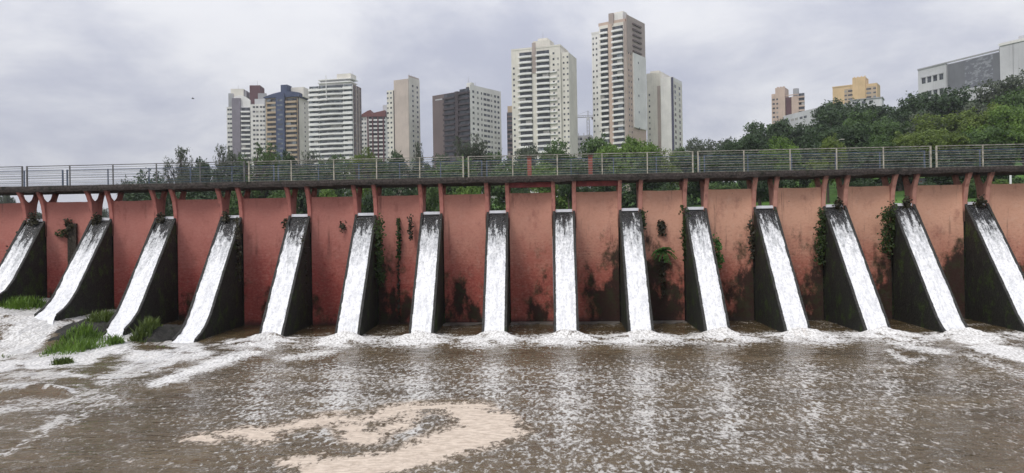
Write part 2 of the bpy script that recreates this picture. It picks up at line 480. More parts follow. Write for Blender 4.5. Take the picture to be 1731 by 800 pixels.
spots = ['leftmost, cut by the frame', 'second from the left, against open sky', 'third from the left, below the blue shafted tower',
         'fourth from the left, beside two red posts', 'fifth from the left, in front of the green hillside', 'rightmost, cut by the frame']
for k in range(6):
    xa = at(joints_px[k][1], 280, 1, -.5)[0]; xb = at(joints_px[k + 1][0], 280, 1, -.5)[0]
    xa = L0 + .1 if k == 0 else xa; xb = L1 - .1 if k == 5 else xb
    railing(xa, xb, -.52, M_RAILG if k < 2 else M_RAILF, 'front railing section of the footbridge, ' + spots[k], 'front railing sections of the footbridge', 0)
    railing(xa + .7 if k else xa, min(xb + .7, L1 - .05), 1.6, M_RAILB, 'back railing section of the footbridge, ' + spots[k], 'back railing sections of the footbridge', 1)

# ------------------------------------------------------------------ chutes and cascades
def water_sheet_material():
    t = NT('white_falling_water')
    d = t.attr('run'); a = t.attr('across')
    r = t.rnd()
    v = t.node('ShaderNodeCombineXYZ', {0: t.mul(a, 1.0), 1: t.mul(d, .16), 2: t.mul(r, 40)})
    streak = t.noise(v, 7, 6, .65)
    v2 = t.node('ShaderNodeCombineXYZ', {0: a, 1: t.mul(d, .55), 2: t.mul(r, 60)})
    grain = t.noise(v2, 13, 5, .7)
    lob = t.noise(t.node('ShaderNodeCombineXYZ', {0: a, 1: t.mul(d, .15), 2: t.mul(r, 90)}), 2.2, 2)
    cover = t.add(t.add(t.mul(d, .55), t.mul(streak, 3.0)), t.add(t.mul(lob, 1.2), -2.52))
    cover = t.add(cover, t.mul(t.math('ABSOLUTE', a), .2))
    cover = t.add(cover, t.mul(t.add(grain, -.5), .9))
    m = t.smooth(cover, -.05, .45)
    body = t.smooth(cover, .1, 1.5)
    gl = t.smooth(grain, .30, .60)
    col = t.mix(body, t.mix(gl, (.16, .165, .165), (.50, .51, .51)), t.mix(gl, (.60, .605, .61), (.88, .88, .875)))
    col = t.mix(t.mul(t.smooth(streak, .40, .54, 1, 0), .30), col, (.40, .41, .42))
    v3 = t.node('ShaderNodeCombineXYZ', {0: a, 1: t.mul(d, .8), 2: t.mul(r, 30)})
    spk = t.noise(v3, 21, 3, .6)
    col = t.mix(t.mul(t.smooth(spk, .60, .70), .5), col, (.34, .335, .33))
    h = t.add(t.mul(grain, .05), t.mul(streak, .05))
    white = t.bsdf(col, .55, t.bump(h, .8), .3)
    thin = t.node('ShaderNodeMixShader', {0: .035, 1: t.node('ShaderNodeBsdfTransparent'), 2: t.node('ShaderNodeBsdfGlossy', {'Roughness': .12, 'Normal': t.bump(t.mul(grain, .05), .8)})})
    return t.done(t.node('ShaderNodeMixShader', {0: m, 1: thin, 2: white}))
M_FALL = water_sheet_material()

def resample(P, step):
    P = np.array(P, float); seg = np.r_[0, np.cumsum(np.linalg.norm(np.diff(P, axis=0), axis=1))]
    s = np.arange(0, seg[-1], step)
    return np.interp(s, seg, P[:, 0]), np.interp(s, seg, P[:, 1]), s

def rapids(x, y):
    A = np.interp(x, [-30, -26.5, -23, -19.7, -16.3, -14], [1.6, 1.6, 1.0, .36, .0, 0.0])
    B = 1 - sst(4.8, 9.5, -y)
    return A * B

words = ['leftmost', 'second from the left', 'third from the left', 'fourth from the left', 'fifth from the left', 'sixth from the left', 'seventh from the left', 'eighth from the left',
         'seventh from the right', 'sixth from the right', 'fifth from the right', 'fourth from the right', 'third from the right', 'second from the right', 'rightmost']
extra_c = ['cut off by the frame', 'above the big grass clump', 'between two grass clumps', 'with foot curving into the rapids', 'leaning left', 'with ivy on its flank', 'almost upright', 'upright', 'upright',
           'leaning slightly right', 'with ivy on both flanks', 'leaning right', 'with ivy high on its flank', 'with curved foot', 'cut off by the frame']
for i, (cx, rz, pr) in enumerate(CH):
    P = PROF[pr]
    ch = thing('spillway_chute', 'dark mossy concrete chute, ' + words[i] + ', ' + extra_c[i], 'chute', (cx, 0, 0), rad(rz), 'spillway chutes of the dam')
    yy = [p[0] for p in P]; zz = [p[1] for p in P]
    rim = .12
    bot = -1.3
    y_end = yy[-1]
    for s in (-1, 1):
        xa, xb = sorted((s * TRI, s * (TRI + TRW)))
        prof = [(p[0], p[1] + rim) for p in P[1:]]
        prof[0] = (-.085, 5.33 + rim + .02)
        prof = [(prof[0][0], bot)] + [prof[0]] + prof[1:] + [(y_end - .02, bot)]
        # jagged worn rim
        ys, zs2, _ = resample(prof[1:-1], .25)
        pts = [(-.085, bot)] + [(a, b_ + .035 * (vnoise(a * 4 + i * 13, s * 3 + 20) - .5)) for a, b_ in zip(ys, zs2)] + [(prof[-2][0], prof[-2][1]), (prof[-1][0], bot)]
        o = MB().prism_x(pts, xa, xb).build('side_wall', M_CHUTE, ch)
        # weathered coping strip along the rim
        c = MB()
        cp = [(a, b_ + .008) for a, b_ in pts[1:-1]]
        pol = cp + [(a + .02, b_ - .07) for a, b_ in reversed(cp)]
        vs = [(xa - .012, a, b_) for a, b_ in cp] + [(xb + .012, a, b_) for a, b_ in cp] + [(xa - .012, a + .03, b_ - .075) for a, b_ in cp] + [(xb + .012, a + .03, b_ - .075) for a, b_ in cp]
        nn = len(cp); fs = []
        for k in range(nn - 1):
            fs += [(k, nn + k, nn + k + 1, k + 1), (k, k + 1, 2 * nn + k + 1, 2 * nn + k), (nn + k, 3 * nn + k, 3 * nn + k + 1, nn + k + 1)]
        fs += [(0, 2 * nn, 3 * nn, nn), (nn - 1, 2 * nn - 1, 4 * nn - 1, 3 * nn - 1)]
        c.add(vs, fs).build('rim', M_RIM, o)
    MB().prism_x([(p[0], p[1] - .02) for p in P] + [(P[-1][0], bot), (.09, bot)], -TRI + .001, TRI - .001).build('trough_floor', M_FLOOR, ch)
    MB().box(-OPEN + .002, OPEN - .002, -.02, .09, 5.40, 5.535).build('sill', M_SILL, ch)
    # falling water
    Pw = list(P[1:])
    if pr <= 3:
        e = Pw[-1]; yo = e[0]; zo = e[1]
        for q_ in (1, 2, 3, 4):
            yn = yo - .32 * q_; xq, yq_ = cx - math.sin(rad(rz)) * yn, math.cos(rad(rz)) * yn
            Pw.append((yn, max(zo - .14 * q_ - .06 * q_ * q_, float(rapids(xq, yq_)) - .04 - .09 * q_)))
    ys, zs2, sl = resample(Pw, .07)
    across = np.linspace(-1, 1, 15)
    A, Yg = np.meshgrid(across, ys); _, Zg = np.meshgrid(across, zs2); _, D = np.meshgrid(across, sl)
    nx_, ny_ = 0, 0
    amp = np.clip(D / 2.0, .08, 1)
    rough = (fbm(A * 2.5 + 5 + i * 7, D * 3.0 + i * 3, 4) - .45) * .20 * amp
    thick = .03 + .05 * amp + rough * (1 - .5 * np.abs(A) ** 4)
    end_ = resample(P[1:], .07)[2][-1]
    Xg = A * (TRI - .002) * (1 + .9 * np.clip((D - end_) / 1.2, 0, 1) ** 1.3)
    Yg = Yg - thick * .70; Zg = Zg + thick * .70
    m = grid_mesh('cascade', Xg, Yg, Zg, M_FALL, True, {'run': D, 'across': A * TRI})
    o = link('cascade', m, None, (cx, 0, 0), rad(rz))
    tag(o, 'white water down the chute ' + words[i] + ', ' + extra_c[i].replace('ivy on', 'ivy beside'), 'cascade', 'white cascades down the dam')

# ------------------------------------------------------------------ river
toes = []
for cx, rz, pr in CH:
    p = PROF[pr][-1]; a = rad(rz)
    yq = {0: -4.2, 1: -5.0, 2: -5.6, 3: -6.0, 4: -5.45, 5: -5.9}[pr]
    toes.append((cx - math.sin(a) * yq, math.cos(a) * yq, pr))

def seg_dist(px, py, pts):
    """distance in photo-like units from points to a polyline with widths"""
    best = np.full(px.shape, 1e9)
    for (x0, y0, w0), (x1, y1, w1) in zip(pts[:-1], pts[1:]):
        dx, dy = x1 - x0, y1 - y0
        t_ = np.clip(((px - x0) * dx + (py - y0) * dy * 9) / (dx * dx + dy * dy * 9 + 1e-9), 0, 1)
        dd = np.hypot(px - x0 - t_ * dx, (py - y0 - t_ * dy) * 2.6) - (w0 + t_ * (w1 - w0))
        best = np.minimum(best, dd)
    return best

def river():
    xs = np.r_[np.linspace(-90, -31, 40), np.arange(-30.8, 26.5, .11), np.linspace(27, 90, 40)]
    ys = np.r_[np.linspace(-70, -30, 24), np.arange(-29.8, .12, .11)]
    X, Y = np.meshgrid(xs, ys)
    near = ((X > -31) & (X < 27) & (Y > -30)).astype(float)
    Z = rapids(X, Y)
    # chop
    chop = (fbm(X * .9 + 40, Y * 1.6 + 40, 4) - .47) * .10 + (fbm(X * 2.6, Y * 4.2, 3) - .44) * .05
    foam = np.zeros_like(X)
    mound = np.zeros_like(X)
    for (tx, ty, pr) in toes:
        dx, dy = X - tx, Y - ty
        if pr >= 4:
            r = np.hypot(dx / 1.1, np.where(dy < -.55, (dy + .55) / 1.45, (dy + .55) / 1.0)) * (.75 + .5 * fbm(X * 1.7 + 70, Y * 1.7, 4))
            foam = np.maximum(foam, np.clip(1.35 - r * .46, 0, 1.2))
            mound += .24 * np.exp(-(np.hypot(dx / .7, (dy + .2) / .5)) ** 2) + .10 * np.exp(-((np.hypot(dx / 1.1, (dy + .9) / .9) - .7) ** 2) * 5)
    band = np.exp(-((Y + 6.4) / .95) ** 2) * sst(-14.5, -11, X) * (.22 + .85 * fbm(X * 1.1, Y * 1.4))
    foam = np.maximum(foam, band)
    band2 = np.exp(-((Y + 7.6) / 1.3) ** 2) * sst(-14.5, -11, X) * .22
    foam = np.maximum(foam, band2)
    foam = np.maximum(foam, .62 * sst(-5.2, -4.2, Y) * sst(-14.5, -12, X) * fbm(X * .8 + 3, Y * .8, 3) * 1.1)
    # foam lines drawn in the river plane (traced, then laid on z = 0)
    PX, PY = proj(np.stack([X, Y, Z], -1))
    vis = near * (PY > 380)
    def stroke(pts, soft, peak):
        nonlocal foam
        dd = seg_dist(PX, PY, pts)
        foam = np.maximum(foam, vis * peak * np.clip(1 - dd / soft, 0, 1))
    stroke([(92, 512, 18), (62, 545, 26), (28, 580, 36), (-20, 612, 44)], 30, 1.15)
    stroke([(212, 540, 14), (180, 580, 24), (135, 602, 24), (60, 612, 20)], 34, 1.15)
    stroke([(240, 590, 20), (170, 615, 26), (60, 640, 20)], 60, .6)
    stroke([(120, 600, 10), (40, 600, 20), (-20, 620, 30)], 40, 1.0)
    stroke([(180, 585, 14), (250, 604, 18), (330, 595, 14)], 44, 1.0)
    stroke([(318, 572, 10), (290, 598, 14), (245, 622, 12), (180, 640, 8)], 46, 1.05)
    stroke([(455, 582, 8), (400, 602, 8), (330, 625, 5), (260, 650, 3)], 40, .9)
    stroke([(588, 578, 8), (540, 598, 6), (480, 606, 3)], 36, .75)
    stroke([(5, 660, 4), (60, 655, 7), (120, 662, 2)], 22, 1.0)
    stroke([(110, 632, 5), (155, 640, 5)], 18, .95)
    stroke([(100, 675, 1), (110, 700, 2), (60, 740, 2), (0, 770, 1)], 34, .62)
    stroke([(130, 650, 1), (170, 670, 1), (120, 720, 1)], 30, .55)
    stroke([(0, 640, 14), (100, 630, 14), (240, 640, 8)], 70, .62)
    stroke([(-10, 700, 14), (80, 690, 24), (180, 670, 10)], 90, .62)
    stroke([(1625, 570, 14), (1670, 588, 12), (1740, 604, 14)], 26, 1.1)
    stroke([(1490, 572, 10), (1560, 590, 6), (1600, 596, 2)], 30, .8)
    stroke([(1500, 592, 2), (1535, 612, 6), (1560, 606, 2)], 24, .7)
    stroke([(1640, 600, 4), (1700, 625, 8), (1760, 640, 10)], 40, .6)
    # scattered flecks over the middle
    fl = .10 * np.exp(-((PX - 1000) / 460) ** 2) * sst(585, 640, PY) + .37 * sst(578, 625, PY) * sst(150, 520, PX) * (1 - .35 * sst(1300, 1700, PX) * sst(660, 740, PY)) + .10 * np.exp(-((PX - 560) / 260) ** 2 - ((PY - 690) / 60) ** 2)
    for cx_ in (455, 585, 712, 835, 957, 1084, 1216, 1351, 1487):  # denser fleck streaks paint the white chutes' reflections into the foam
        fl = fl + .15 * np.exp(-((PX - cx_ - (cx_ - 910) * .0004 * (PY - 570)) / 24) ** 2) * sst(590, 620, PY) * (1 - sst(720, 780, PY))
    lm = sst(11.5, 14, -X)
    fv = fbm(X * 1.3 + 30 + .3 * Y, Y * .5 + 11, 4)
    foam = foam * (1 - lm + lm * np.clip(.25 + 1.35 * fv, .35, 1.0))
    ft = fbm(X * 1.9 + 5, Y * 1.9 + 60, 4)
    foam = foam * np.where((X > -14) & (Y > -9), np.clip(.28 + 1.35 * ft, .35, 1.05), 1)
    foam = np.maximum(foam, .72 * lm * sst(-30, -24, Y) * np.clip((Z - .25) / .5, 0, 1))
    fl = fl + .24 * (1 - sst(150, 520, PX)) * sst(620, 700, PY)
    foam = np.maximum(foam, vis * fl)
    # pale tan foam raft
    T = [[(322, 742, 5), (345, 740, 13), (356, 742, 8)], [(380, 734, 10), (415, 730, 16), (440, 738, 22), (452, 728, 10)], [(440, 730, 10), (490, 722, 10), (540, 712, 14), (575, 708, 16), (610, 713, 13), (645, 706, 14)],
         [(590, 722, 18), (610, 740, 26), (630, 738, 14)], [(640, 706, 16), (670, 694, 16), (705, 690, 13), (760, 686, 10), (810, 686, 12)], [(740, 690, 8), (790, 696, 24), (820, 712, 44), (832, 728, 46), (790, 738, 52), (750, 752, 44)],
         [(770, 744, 40), (730, 762, 42), (690, 772, 36), (640, 784, 40), (590, 792, 46), (560, 806, 60), (540, 820, 60)], [(490, 780, 10), (520, 776, 16), (535, 772, 10)], [(860, 728, 14), (885, 728, 4)], [(705, 690, 10), (680, 716, 8), (640, 730, 10)]]
    dm = np.full(X.shape, 1e9)
    for p_ in T: dm = np.minimum(dm, seg_dist(PX, PY, p_))
    tan = np.where(near > 0, np.clip(.5 - dm / 56, 0, 1), 0)
    foam = np.maximum(foam, vis * np.clip(.62 - dm / 110, 0, .6))
    calm = 1 - .8 * sst(.3, .7, tan)
    Z = Z + near * (chop * (.5 + .9 * np.clip(foam, 0, 1)) * calm * (1 - .45 * sst(11, 14, -X)) * (1 - .6 * sst(-5.4, -4.6, Y) * (X > -14)) + mound * (.6 + .8 * fbm(X * 4, Y * 4, 3)))
    Z = Z + near * np.clip(foam - .5, 0, 1) * .10 * (fbm(X * 3.1 + 9, Y * 3.1, 3) - .4)
    # standing wave at the left
    ww = np.clip(1 - seg_dist(PX, PY, [(0, 662, 3), (60, 656, 5), (105, 662, 2)]) / 18, 0, 1) * vis
    Z = Z + .16 * ww
    t = NT('brown_river_water')
    p = t.pos()
    fo = t.attr('foam'); ta = t.attr('tan')
    n1 = t.noise(t.map(p, (1.0, 1.1, 1)), 2.1, 4, .6, .6)
    n2 = t.noise(t.map(p, (1.1, .9, 1)), 5.0, 3, .55, .3)
    n3 = t.noise(t.map(p, (.7, 1.5, 1)), 14, 3, .6)
    big = t.noise(t.map(p, (.5, .9, 1)), .5, 3)
    h = t.add(t.add(t.mul(n1, .15), t.mul(n2, .075)), t.mul(n3, .014))
    brown = t.mix(t.smooth(big, .3, .7), (.066, .046, .021), (.110, .079, .040))
    # foam break-up
    fa = t.noise(t.map(p, (1.15, .62, 1), (5, 1, 0)), 6.0, 5, .62, .5)
    fb = t.noise(t.map(p, (1.15, .65, 1), (1, 7, 0)), 12, 4, .65)
    px_, py_, pz_ = t.sep(p)
    leftm = t.smooth(px_, -10, -14)
    flow = t.noise(t.map(p, (2.0, .5, 1), (1, 3, 0), (0, 0, -.25)), 1.25, 7, .62, 1.6)
    fa = t.math('ADD', t.mul(fa, t.math('SUBTRACT', 1.0, t.mul(leftm, .8))), t.mul(flow, t.mul(leftm, .8)))
    br = t.add(t.add(t.mul(fa, .56), t.mul(fb, .32)), t.mul(t.noise(t.map(p, (1, .8, 1), (2, 2, 0)), 24, 3), .12))
    pat = t.noise(t.map(p, (.6, 1.1, 1), (8, 8, 0)), .9, 4, .6, .6)
    br2 = t.add(br, t.mul(t.add(pat, -.5), t.add(.20, t.mul(leftm, .42))))
    lvl = t.add(br2, t.mul(fo, .30))
    fm = t.smooth(lvl, .620, .735)
    fwhite = t.mix(t.smooth(fb, .35, .6), (.38, .365, .335), (.78, .77, .74))
    fwhite = t.mix(t.smooth(fo, .45, .95), t.mix(t.smooth(fb, .35, .6), (.30, .285, .26), (.58, .565, .53)), fwhite)

    # raft of tan scum
    tl = t.add(ta, t.add(t.mul(t.add(br, -.5), 2.6), t.mul(t.add(pat, -.5), 1.3)))
    tm = t.mul(t.smooth(tl, .28, .60), t.smooth(t.noise(t.map(p, (.8, 1.5, 1), (4, 4, 0)), 7, 5, .7), .30, .42, .55, 1))
    tcol = t.mix(t.smooth(t.noise(t.map(p, (1, 2, 1)), 4, 6, .7), .35, .65), (.41, .335, .262), (.62, .525, .425))
    tspk = t.smooth(t.noise(t.map(p, (1, 1.6, 1), (3, 3, 3)), 12, 3), .70, .74)
    tcol = t.mix(t.mul(tspk, .5), tcol, (.16, .11, .07))
    fwhite = t.mix(t.smooth(ta, .0, .3), fwhite, t.mix(t.smooth(fb, .35, .6), (.34, .28, .22), (.56, .475, .385)))
    fwhite = t.mix(t.mul(leftm, t.smooth(flow, .56, .40, 0, .55)), fwhite, (.36, .36, .36))
    swl = t.noise(t.map(p, (.25, 1.7, 1), (0, 0, 0), (0, 0, .35)), 2.0, 4, .55, .8)
    h = t.add(h, t.mul(swl, t.mul(t.smooth(px_, 0, -6), t.smooth(py_, -15, -19, 0, .22))))
    hh = t.mul(h, t.smooth(tm, 0, 1, 1, .12))
    hh = t.add(hh, t.add(t.mul(fm, t.mul(fb, .02)), t.mul(tm, .012)))
    water = t.bsdf(brown, .07, t.bump(hh, 1.0), .5, ior=1.33)
    hf = t.add(t.mul(n1, .045), t.add(t.mul(flow, t.mul(leftm, .10)), t.mul(fa, .03)))
    foamsh = t.bsdf(t.mix(tm, fwhite, tcol), .75, t.bump(hf, .8), .2)
    M_ = t.done(t.node('ShaderNodeMixShader', {0: t.math('MAXIMUM', t.mul(fm, t.smooth(fo, .3, .9, .66, .95)), tm), 1: water, 2: foamsh}))
    o = link('river_water', grid_mesh('river_water', X, Y, Z, M_, True, {'foam': foam, 'tan': tan}))
    tag(o, kind='structure')
river()

# rock bank at the foot of the left chutes
def bank():
    global rng
    xs = np.arange(-30, -13.2, .16); ys = np.arange(-13.5, .05, .16)
    X, Y = np.meshgrid(xs, ys)
    Z = np.full(X.shape, -.6)
    for (mx, my, rx, ry, h) in BANK:
        r = np.hypot((X - mx) / rx, (Y - my) / ry)
        Z = np.maximum(Z, -.6 + (h + .6) * (1 - sst(.25, 1.15, r)))
    Z = Z + (fbm(X * 2.2, Y * 2.2, 5) - .5) * .6 - .08
    m_ = moss_concrete('wet_black_rock', (.028, .026, .022), (.03, .04, .012), .35, .8)
    tag(link('rock_bank', grid_mesh('rock_bank', X, Y, Z, m_, True)), kind='structure')
BANK = [(-20.6, -5.0, 2.1, 3.6, .85), (-17.3, -4.9, 1.7, 2.6, .55), (-25.2, -3.0, 2.0, 3.2, 1.3), (-17.5, -11.6, .8, .9, .06), (-23.3, -7.6, 1.2, 1.3, .55), (-27.6, -3.8, 1.6, 1.4, 1.7), (-18.0, -7.2, .9, .8, .2)]
bank()

# ------------------------------------------------------------------ lake and land behind the dam
def lake_edge(x): return np.interp(x, [-400, -120, -60, -20, 20, 60, 200], [230, 190, 105, 60, 48, 42, 36])
def H(x, y):
    x = np.asarray(x, float); y = np.asarray(y, float)
    s = np.interp(x / np.maximum(y + 38, 20), [-.75, -.55, -.35, -.1, .05, .3, .55, .8], [.02, .03, .05, .085, .10, .115, .17, .19])
    cap = np.interp(x / np.maximum(y + 38, 20), [-.7, -.35, .05, .3, .5, .8], [14, 20, 32, 50, 85, 85])
    e = lake_edge(x)
    h = np.maximum(0, y - e) * s
    h = cap * (1 - np.exp(-h / cap))
    return np.where(y < e, 4.4 + .6 * sst(e - 12, e, y), 5.55 + h)
def land():
    th = np.linspace(rad(-78), rad(78), 260)
    rr = np.r_[np.linspace(40, 160, 70), np.linspace(164, 700, 70), np.linspace(720, 3500, 24)]
    R_, T_ = np.meshgrid(rr, th, indexing='ij')
    X = R_ * np.sin(T_); Y = -37.7 + R_ * np.cos(T_)
    Z = np.where(Y > .8, H(X, Y) + (fbm(X * .08, Y * .08) - .5) * 1.2 * sst(lake_edge(X), lake_edge(X) + 30, Y), 2.0)
    Z = np.where(Y < 2, -2.0, Z)
    t = NT('park_grass')
    p = t.pos()
    n = t.noise(p, .12, 5, .6); n2 = t.noise(p, 1.3, 5, .65)
    c = t.mix(t.smooth(n, .35, .65), (.035, .075, .018), (.085, .16, .032))
    c = t.mix(t.smooth(n2, .55, .75, 0, .6), c, (.025, .05, .015))
    m_ = t.done(t.bsdf(c, .9, t.bump(t.mul(n2, .25), .7), .1))
    tag(link('park_ground', grid_mesh('park_ground', X, Y, Z, m_, True)), kind='structure')
    # reservoir
    t = NT('reservoir_water'); p = t.pos()
    m2 = t.done(t.bsdf((.07, .055, .035), .08, t.bump(t.mul(t.noise(p, 2.5, 4), .05), 1), .5, ior=1.33))
    xs = np.linspace(-420, 260, 60); ys = np.linspace(.6, 232, 40)
    X, Y = np.meshgrid(xs, ys)
    tag(link('reservoir', grid_mesh('reservoir', X, Y, np.full(X.shape, 5.42), m2, True)), kind='structure')
land()
# ------------------------------------------------------------------ buildings
def bmat(name, col, streak=.25, var=.12): return plain(name, col, .8, var, .12, .2, streak)
def glassmat(name, col, rough=.12):
    t = NT(name); p = t.pos()
    n = t.noise(t.map(p, (.35, .35, .33)), 1.0, 1, .5)
    c = t.mix(t.smooth(n, .42, .58), col, tuple(v * 2.6 + .01 for v in col))
    return t.done(t.bsdf(c, rough, None, .5))
G_DARK = glassmat('dark_window_glass', (.022, .025, .03))
G_MID = glassmat('grey_window_glass', (.06, .068, .075))
G_BLIND = plain('window_blind', (.30, .29, .27), .6, .3, 1)
W_WHITE = bmat('off_white_render', (.70, .685, .65)); W_CREAM = bmat('cream_render', (.66, .63, .56)); W_BEIGE = bmat('beige_render', (.50, .425, .375))
W_GREY = bmat('grey_render', (.36, .36, .37)); W_PURPLE = bmat('mauve_grey_render', (.215, .195, .225)); W_MAROON = bmat('maroon_render', (.115, .055, .06))
W_TAN = bmat('tan_render', (.43, .335, .235)); W_BLUE = bmat('deep_blue_render', (.06, .076, .135)); W_BROWN = bmat('brown_render', (.15, .115, .11))
W_DARK = bmat('dark_brown_render', (.055, .042, .045)); W_TAUPE = bmat('taupe_render', (.38, .315, .28)); W_PINK = bmat('pinkish_render', (.50, .385, .315))
W_YELL = bmat('ochre_render', (.60, .43, .235)); W_PALE = bmat('pale_grey_render', (.52, .52, .53)); W_ROOF = bmat('roof_grey', (.22, .21, .21)); W_TILE = bmat('red_tile', (.165, .065, .06))
W_SLATE = bmat('slate_panel', (.17, .175, .19)); W_PARAPET = bmat('white_parapet', (.76, .75, .72), .15); W_NAVY = bmat('navy_render', (.07, .07, .11))

class Bd:
    """local frame at the near corner: x along the main face, y away from the viewer, z up"""
    def __init__(s, name, label, cat, pxc, D, a, group=None, side='R', pw=None):
        s.D = D; s.side = side
        q = at_depth(pxc, 405, D)
        vd = np.array([q[0] - CAM[0], q[1] - CAM[1]]); vd /= np.linalg.norm(vd)
        lat = np.array([vd[1], -vd[0]])
        ca, sa = math.cos(rad(a)), math.sin(rad(a))
        s.X = ca * lat - sa * vd if side == 'R' else ca * lat + sa * vd
        s.Y = np.array([-s.X[1], s.X[0]])
        s.o = q[:2]
        s.g = float(H(q[0], q[1])) - 1.0
        s.root = thing(name, label, cat, (q[0], q[1], s.g), math.atan2(s.X[1], s.X[0]), group)
        s.cache = {}
    def lx(s, px, y=0.0):                     # local x on the plane local y = const seen at photo column px
        d = ray(px, 300)[:2]; o = CAM[:2] - s.o
        # o + t d = x X + y Y
        A = np.array([[d[0], -s.X[0]], [d[1], -s.X[1]]]); r = y * s.Y - o
        return float(np.linalg.solve(A, r)[1])
    def ly(s, px, x=0.0):
        d = ray(px, 300)[:2]; o = CAM[:2] - s.o
        A = np.array([[d[0], -s.Y[0]], [d[1], -s.Y[1]]]); r = x * s.X - o
        return float(np.linalg.solve(A, r)[1])
    def z(s, py, px, x=0.0, y=0.0):
        P = s.o + x * s.X + y * s.Y
        d = ray(px, py); k = np.hypot(P[0] - CAM[0], P[1] - CAM[1]) / np.hypot(d[0], d[1])
        return float(CAM[2] + d[2] * k - s.g)
    def box(s, part, mat, x0, x1, y0, y1, z0, z1, parent=None):
        return MB().box(min(x0, x1), max(x0, x1), min(y0, y1), max(y0, y1), min(z0, z1), max(z0, z1)).build(part, mat, parent or s.root)
    def win(s, part, mat, x, y, z, w, h, face='F', count=None):
        """window pane set in a face; face F looks to -y, R to +x, L to -x"""
        key = (part, round(w, 2), round(h, 2), face, mat.name)
        if key not in s.cache:
            b = MB()
            if face == 'F': b.box(-w / 2, w / 2, -.05, .12, 0, h)
            else: b.box(-.12 if face == 'R' else -.05, .05 if face == 'R' else .12, -w / 2, w / 2, 0, h)
            s.cache[key] = b.mesh(part, mat)
        return link(part, s.cache[key], s.root, (x, y, z))

def rows(b, cols, z0, z1, step, mat=G_DARK, w=1.4, h=1.3, face='F', y=0.0, x=0.0, part='window', lim=96, skip=0.0):
    """grid of windows as single parts; beyond the limit the rest are one stuff part"""
    zs = []
    z = z1
    while z > z0: zs.append(z); z -= step
    left = lim - sum(1 for c in b.root.children if c.name.split('.')[0] == part)
    rest = MB(); k = 0
    for z in zs:
        for c in cols:
            ww = w
            if isinstance(c, tuple): c, ww = c
            if random.random() < skip: continue
            if k < left:
                m0 = mat; mat_ = random.choices([mat, G_MID, G_BLIND], [.68, .20, .12])[0] if mat is G_DARK else mat
                if face == 'F': b.win(part, mat_, c, y, z - h, ww, h, 'F')
                else: b.win(part, mat_, x, c, z - h, ww, h, face)
                k += 1
            else:
                if face == 'F': rest.box(c - ww / 2, c + ww / 2, y - .05, y + .12, z - h, z)
                elif face == 'R': rest.box(x - .12, x + .05, c - ww / 2, c + ww / 2, z - h, z)
                else: rest.box(x - .05, x + .12, c - ww / 2, c + ww / 2, z - h, z)
    if rest.v: tag(rest.build(part, mat, b.root), kind='stuff')

def balconies(b, x0, x1, z0, z1, step, proj_, mat, glass=G_DARK, y=0.0, ph=1.05, part='balcony', bow=0.0, vary=0.0, recess=True):
    """recessed dark bay with projecting parapets, one part per storey"""
    if recess: b.box('bay_glass', glass, x0 + .1, x1 - .1, y - .06, y + .1, z0, z1)
    z = z1 - step
    while z > z0:
        p = proj_ * (1 + random.uniform(-vary, vary))
        if bow:
            n = 9; pol = [(x0, y - .02)] + [(x0 + (x1 - x0) * k / (n - 1), y - p - bow * (1 - (2 * k / (n - 1) - 1) ** 2)) for k in range(n)] + [(x1, y - .02)]
            MB().prism_z(pol, z - .15, z - .15 + ph).build(part, mat, b.root)
        else:
            m = MB().box(x0, x1, y - p, y - .02, z - .16, z).box(x0, x1, y - p, y - p + .12, z + .002, z + ph - .15)
            m.box(x0, x0 + .1, y - p + .122, y - .02, z + .002, z + ph - .15).box(x1 - .1, x1, y - p + .122, y - .02, z + .002, z + ph - .15)
            m.build(part, mat, b.root)
        if random.random() < .22 and mat is not W_DARK:
            a0 = x0 + (x1 - x0) * random.choice((.04, .5)); a1 = a0 + (x1 - x0) * .44
            b.box('balcony_glazing', G_MID if random.random() < .6 else G_BLIND, a0, a1, y - p * .8, y - .03, z + ph - .14, z + step - .2)
        z -= step

def roofbits(b, x0, x1, y0, y1, z, mat):
    b.box('parapet', mat, x0 - .15, x1 + .15, y0 - .15, y0 + .1, z + .002, z + .9)
    b.box('parapet', mat, x1 - .1, x1 + .15, y0 + .102, y1, z + .002, z + .9)

def mast(b, x, y, z, h):
    MB().tube([(x, y, z - .3), (x, y, z + h)], [.12, .06], 5).build('antenna', W_GREY, b.root)

TW = 'residential towers beyond the dam'
GZ = 0.0
# --- far left grey and white tower with mauve shaft
b = Bd('apartment_tower', 'grey and white apartment tower with mauve shaft and maroon roof block', 'tower', 450, 500, 14, TW)
X = b.lx; xl = X(393)
zt = b.z(176, 437); z2 = b.z(170, 417)
b.box('wall', W_WHITE, X(425), 0, 0, 22, 0, zt)
b.box('balcony_bay', W_GREY, X(408), X(425) - .02, .6, 20, 0, b.z(180, 416))
balconies(b, X(409), X(424), 0, b.z(181, 416), 3.0, 1.3, W_PARAPET, y=.6)
b.box('mauve_shaft', W_PURPLE, X(394), X(408) - .02, -.5, 18, 0, b.z(164, 400))
b.box('side_wing', W_WHITE, X(384), X(394) - .02, 1.0, 16, 0, b.z(178, 388))
b.box('side_wing', W_GREY, X(386), X(394) - .02, 2.5, 15, b.z(178, 388) + .01, b.z(154, 388))
n = 12; xa, xb = X(396), X(424); zr = b.z(172, 410)
pol = [(xa, zr - 6), (xb, zr - 6)] + [(xb - (xb - xa) * k / n, zr + 5.0 * math.sin(math.pi * (.12 + .62 * k / n))) for k in range(n + 1)]
MB().prism_y(pol, 1.2, 16).build('arched_roof', W_PARAPET, b.root)
b.box('penthouse', W_CREAM, X(389), X(411), 4, 15, zr - 3, b.z(146, 400))
b.box('penthouse', W_GREY, X(411) + .02, X(415), 5, 15, zr - 3, b.z(149, 413))
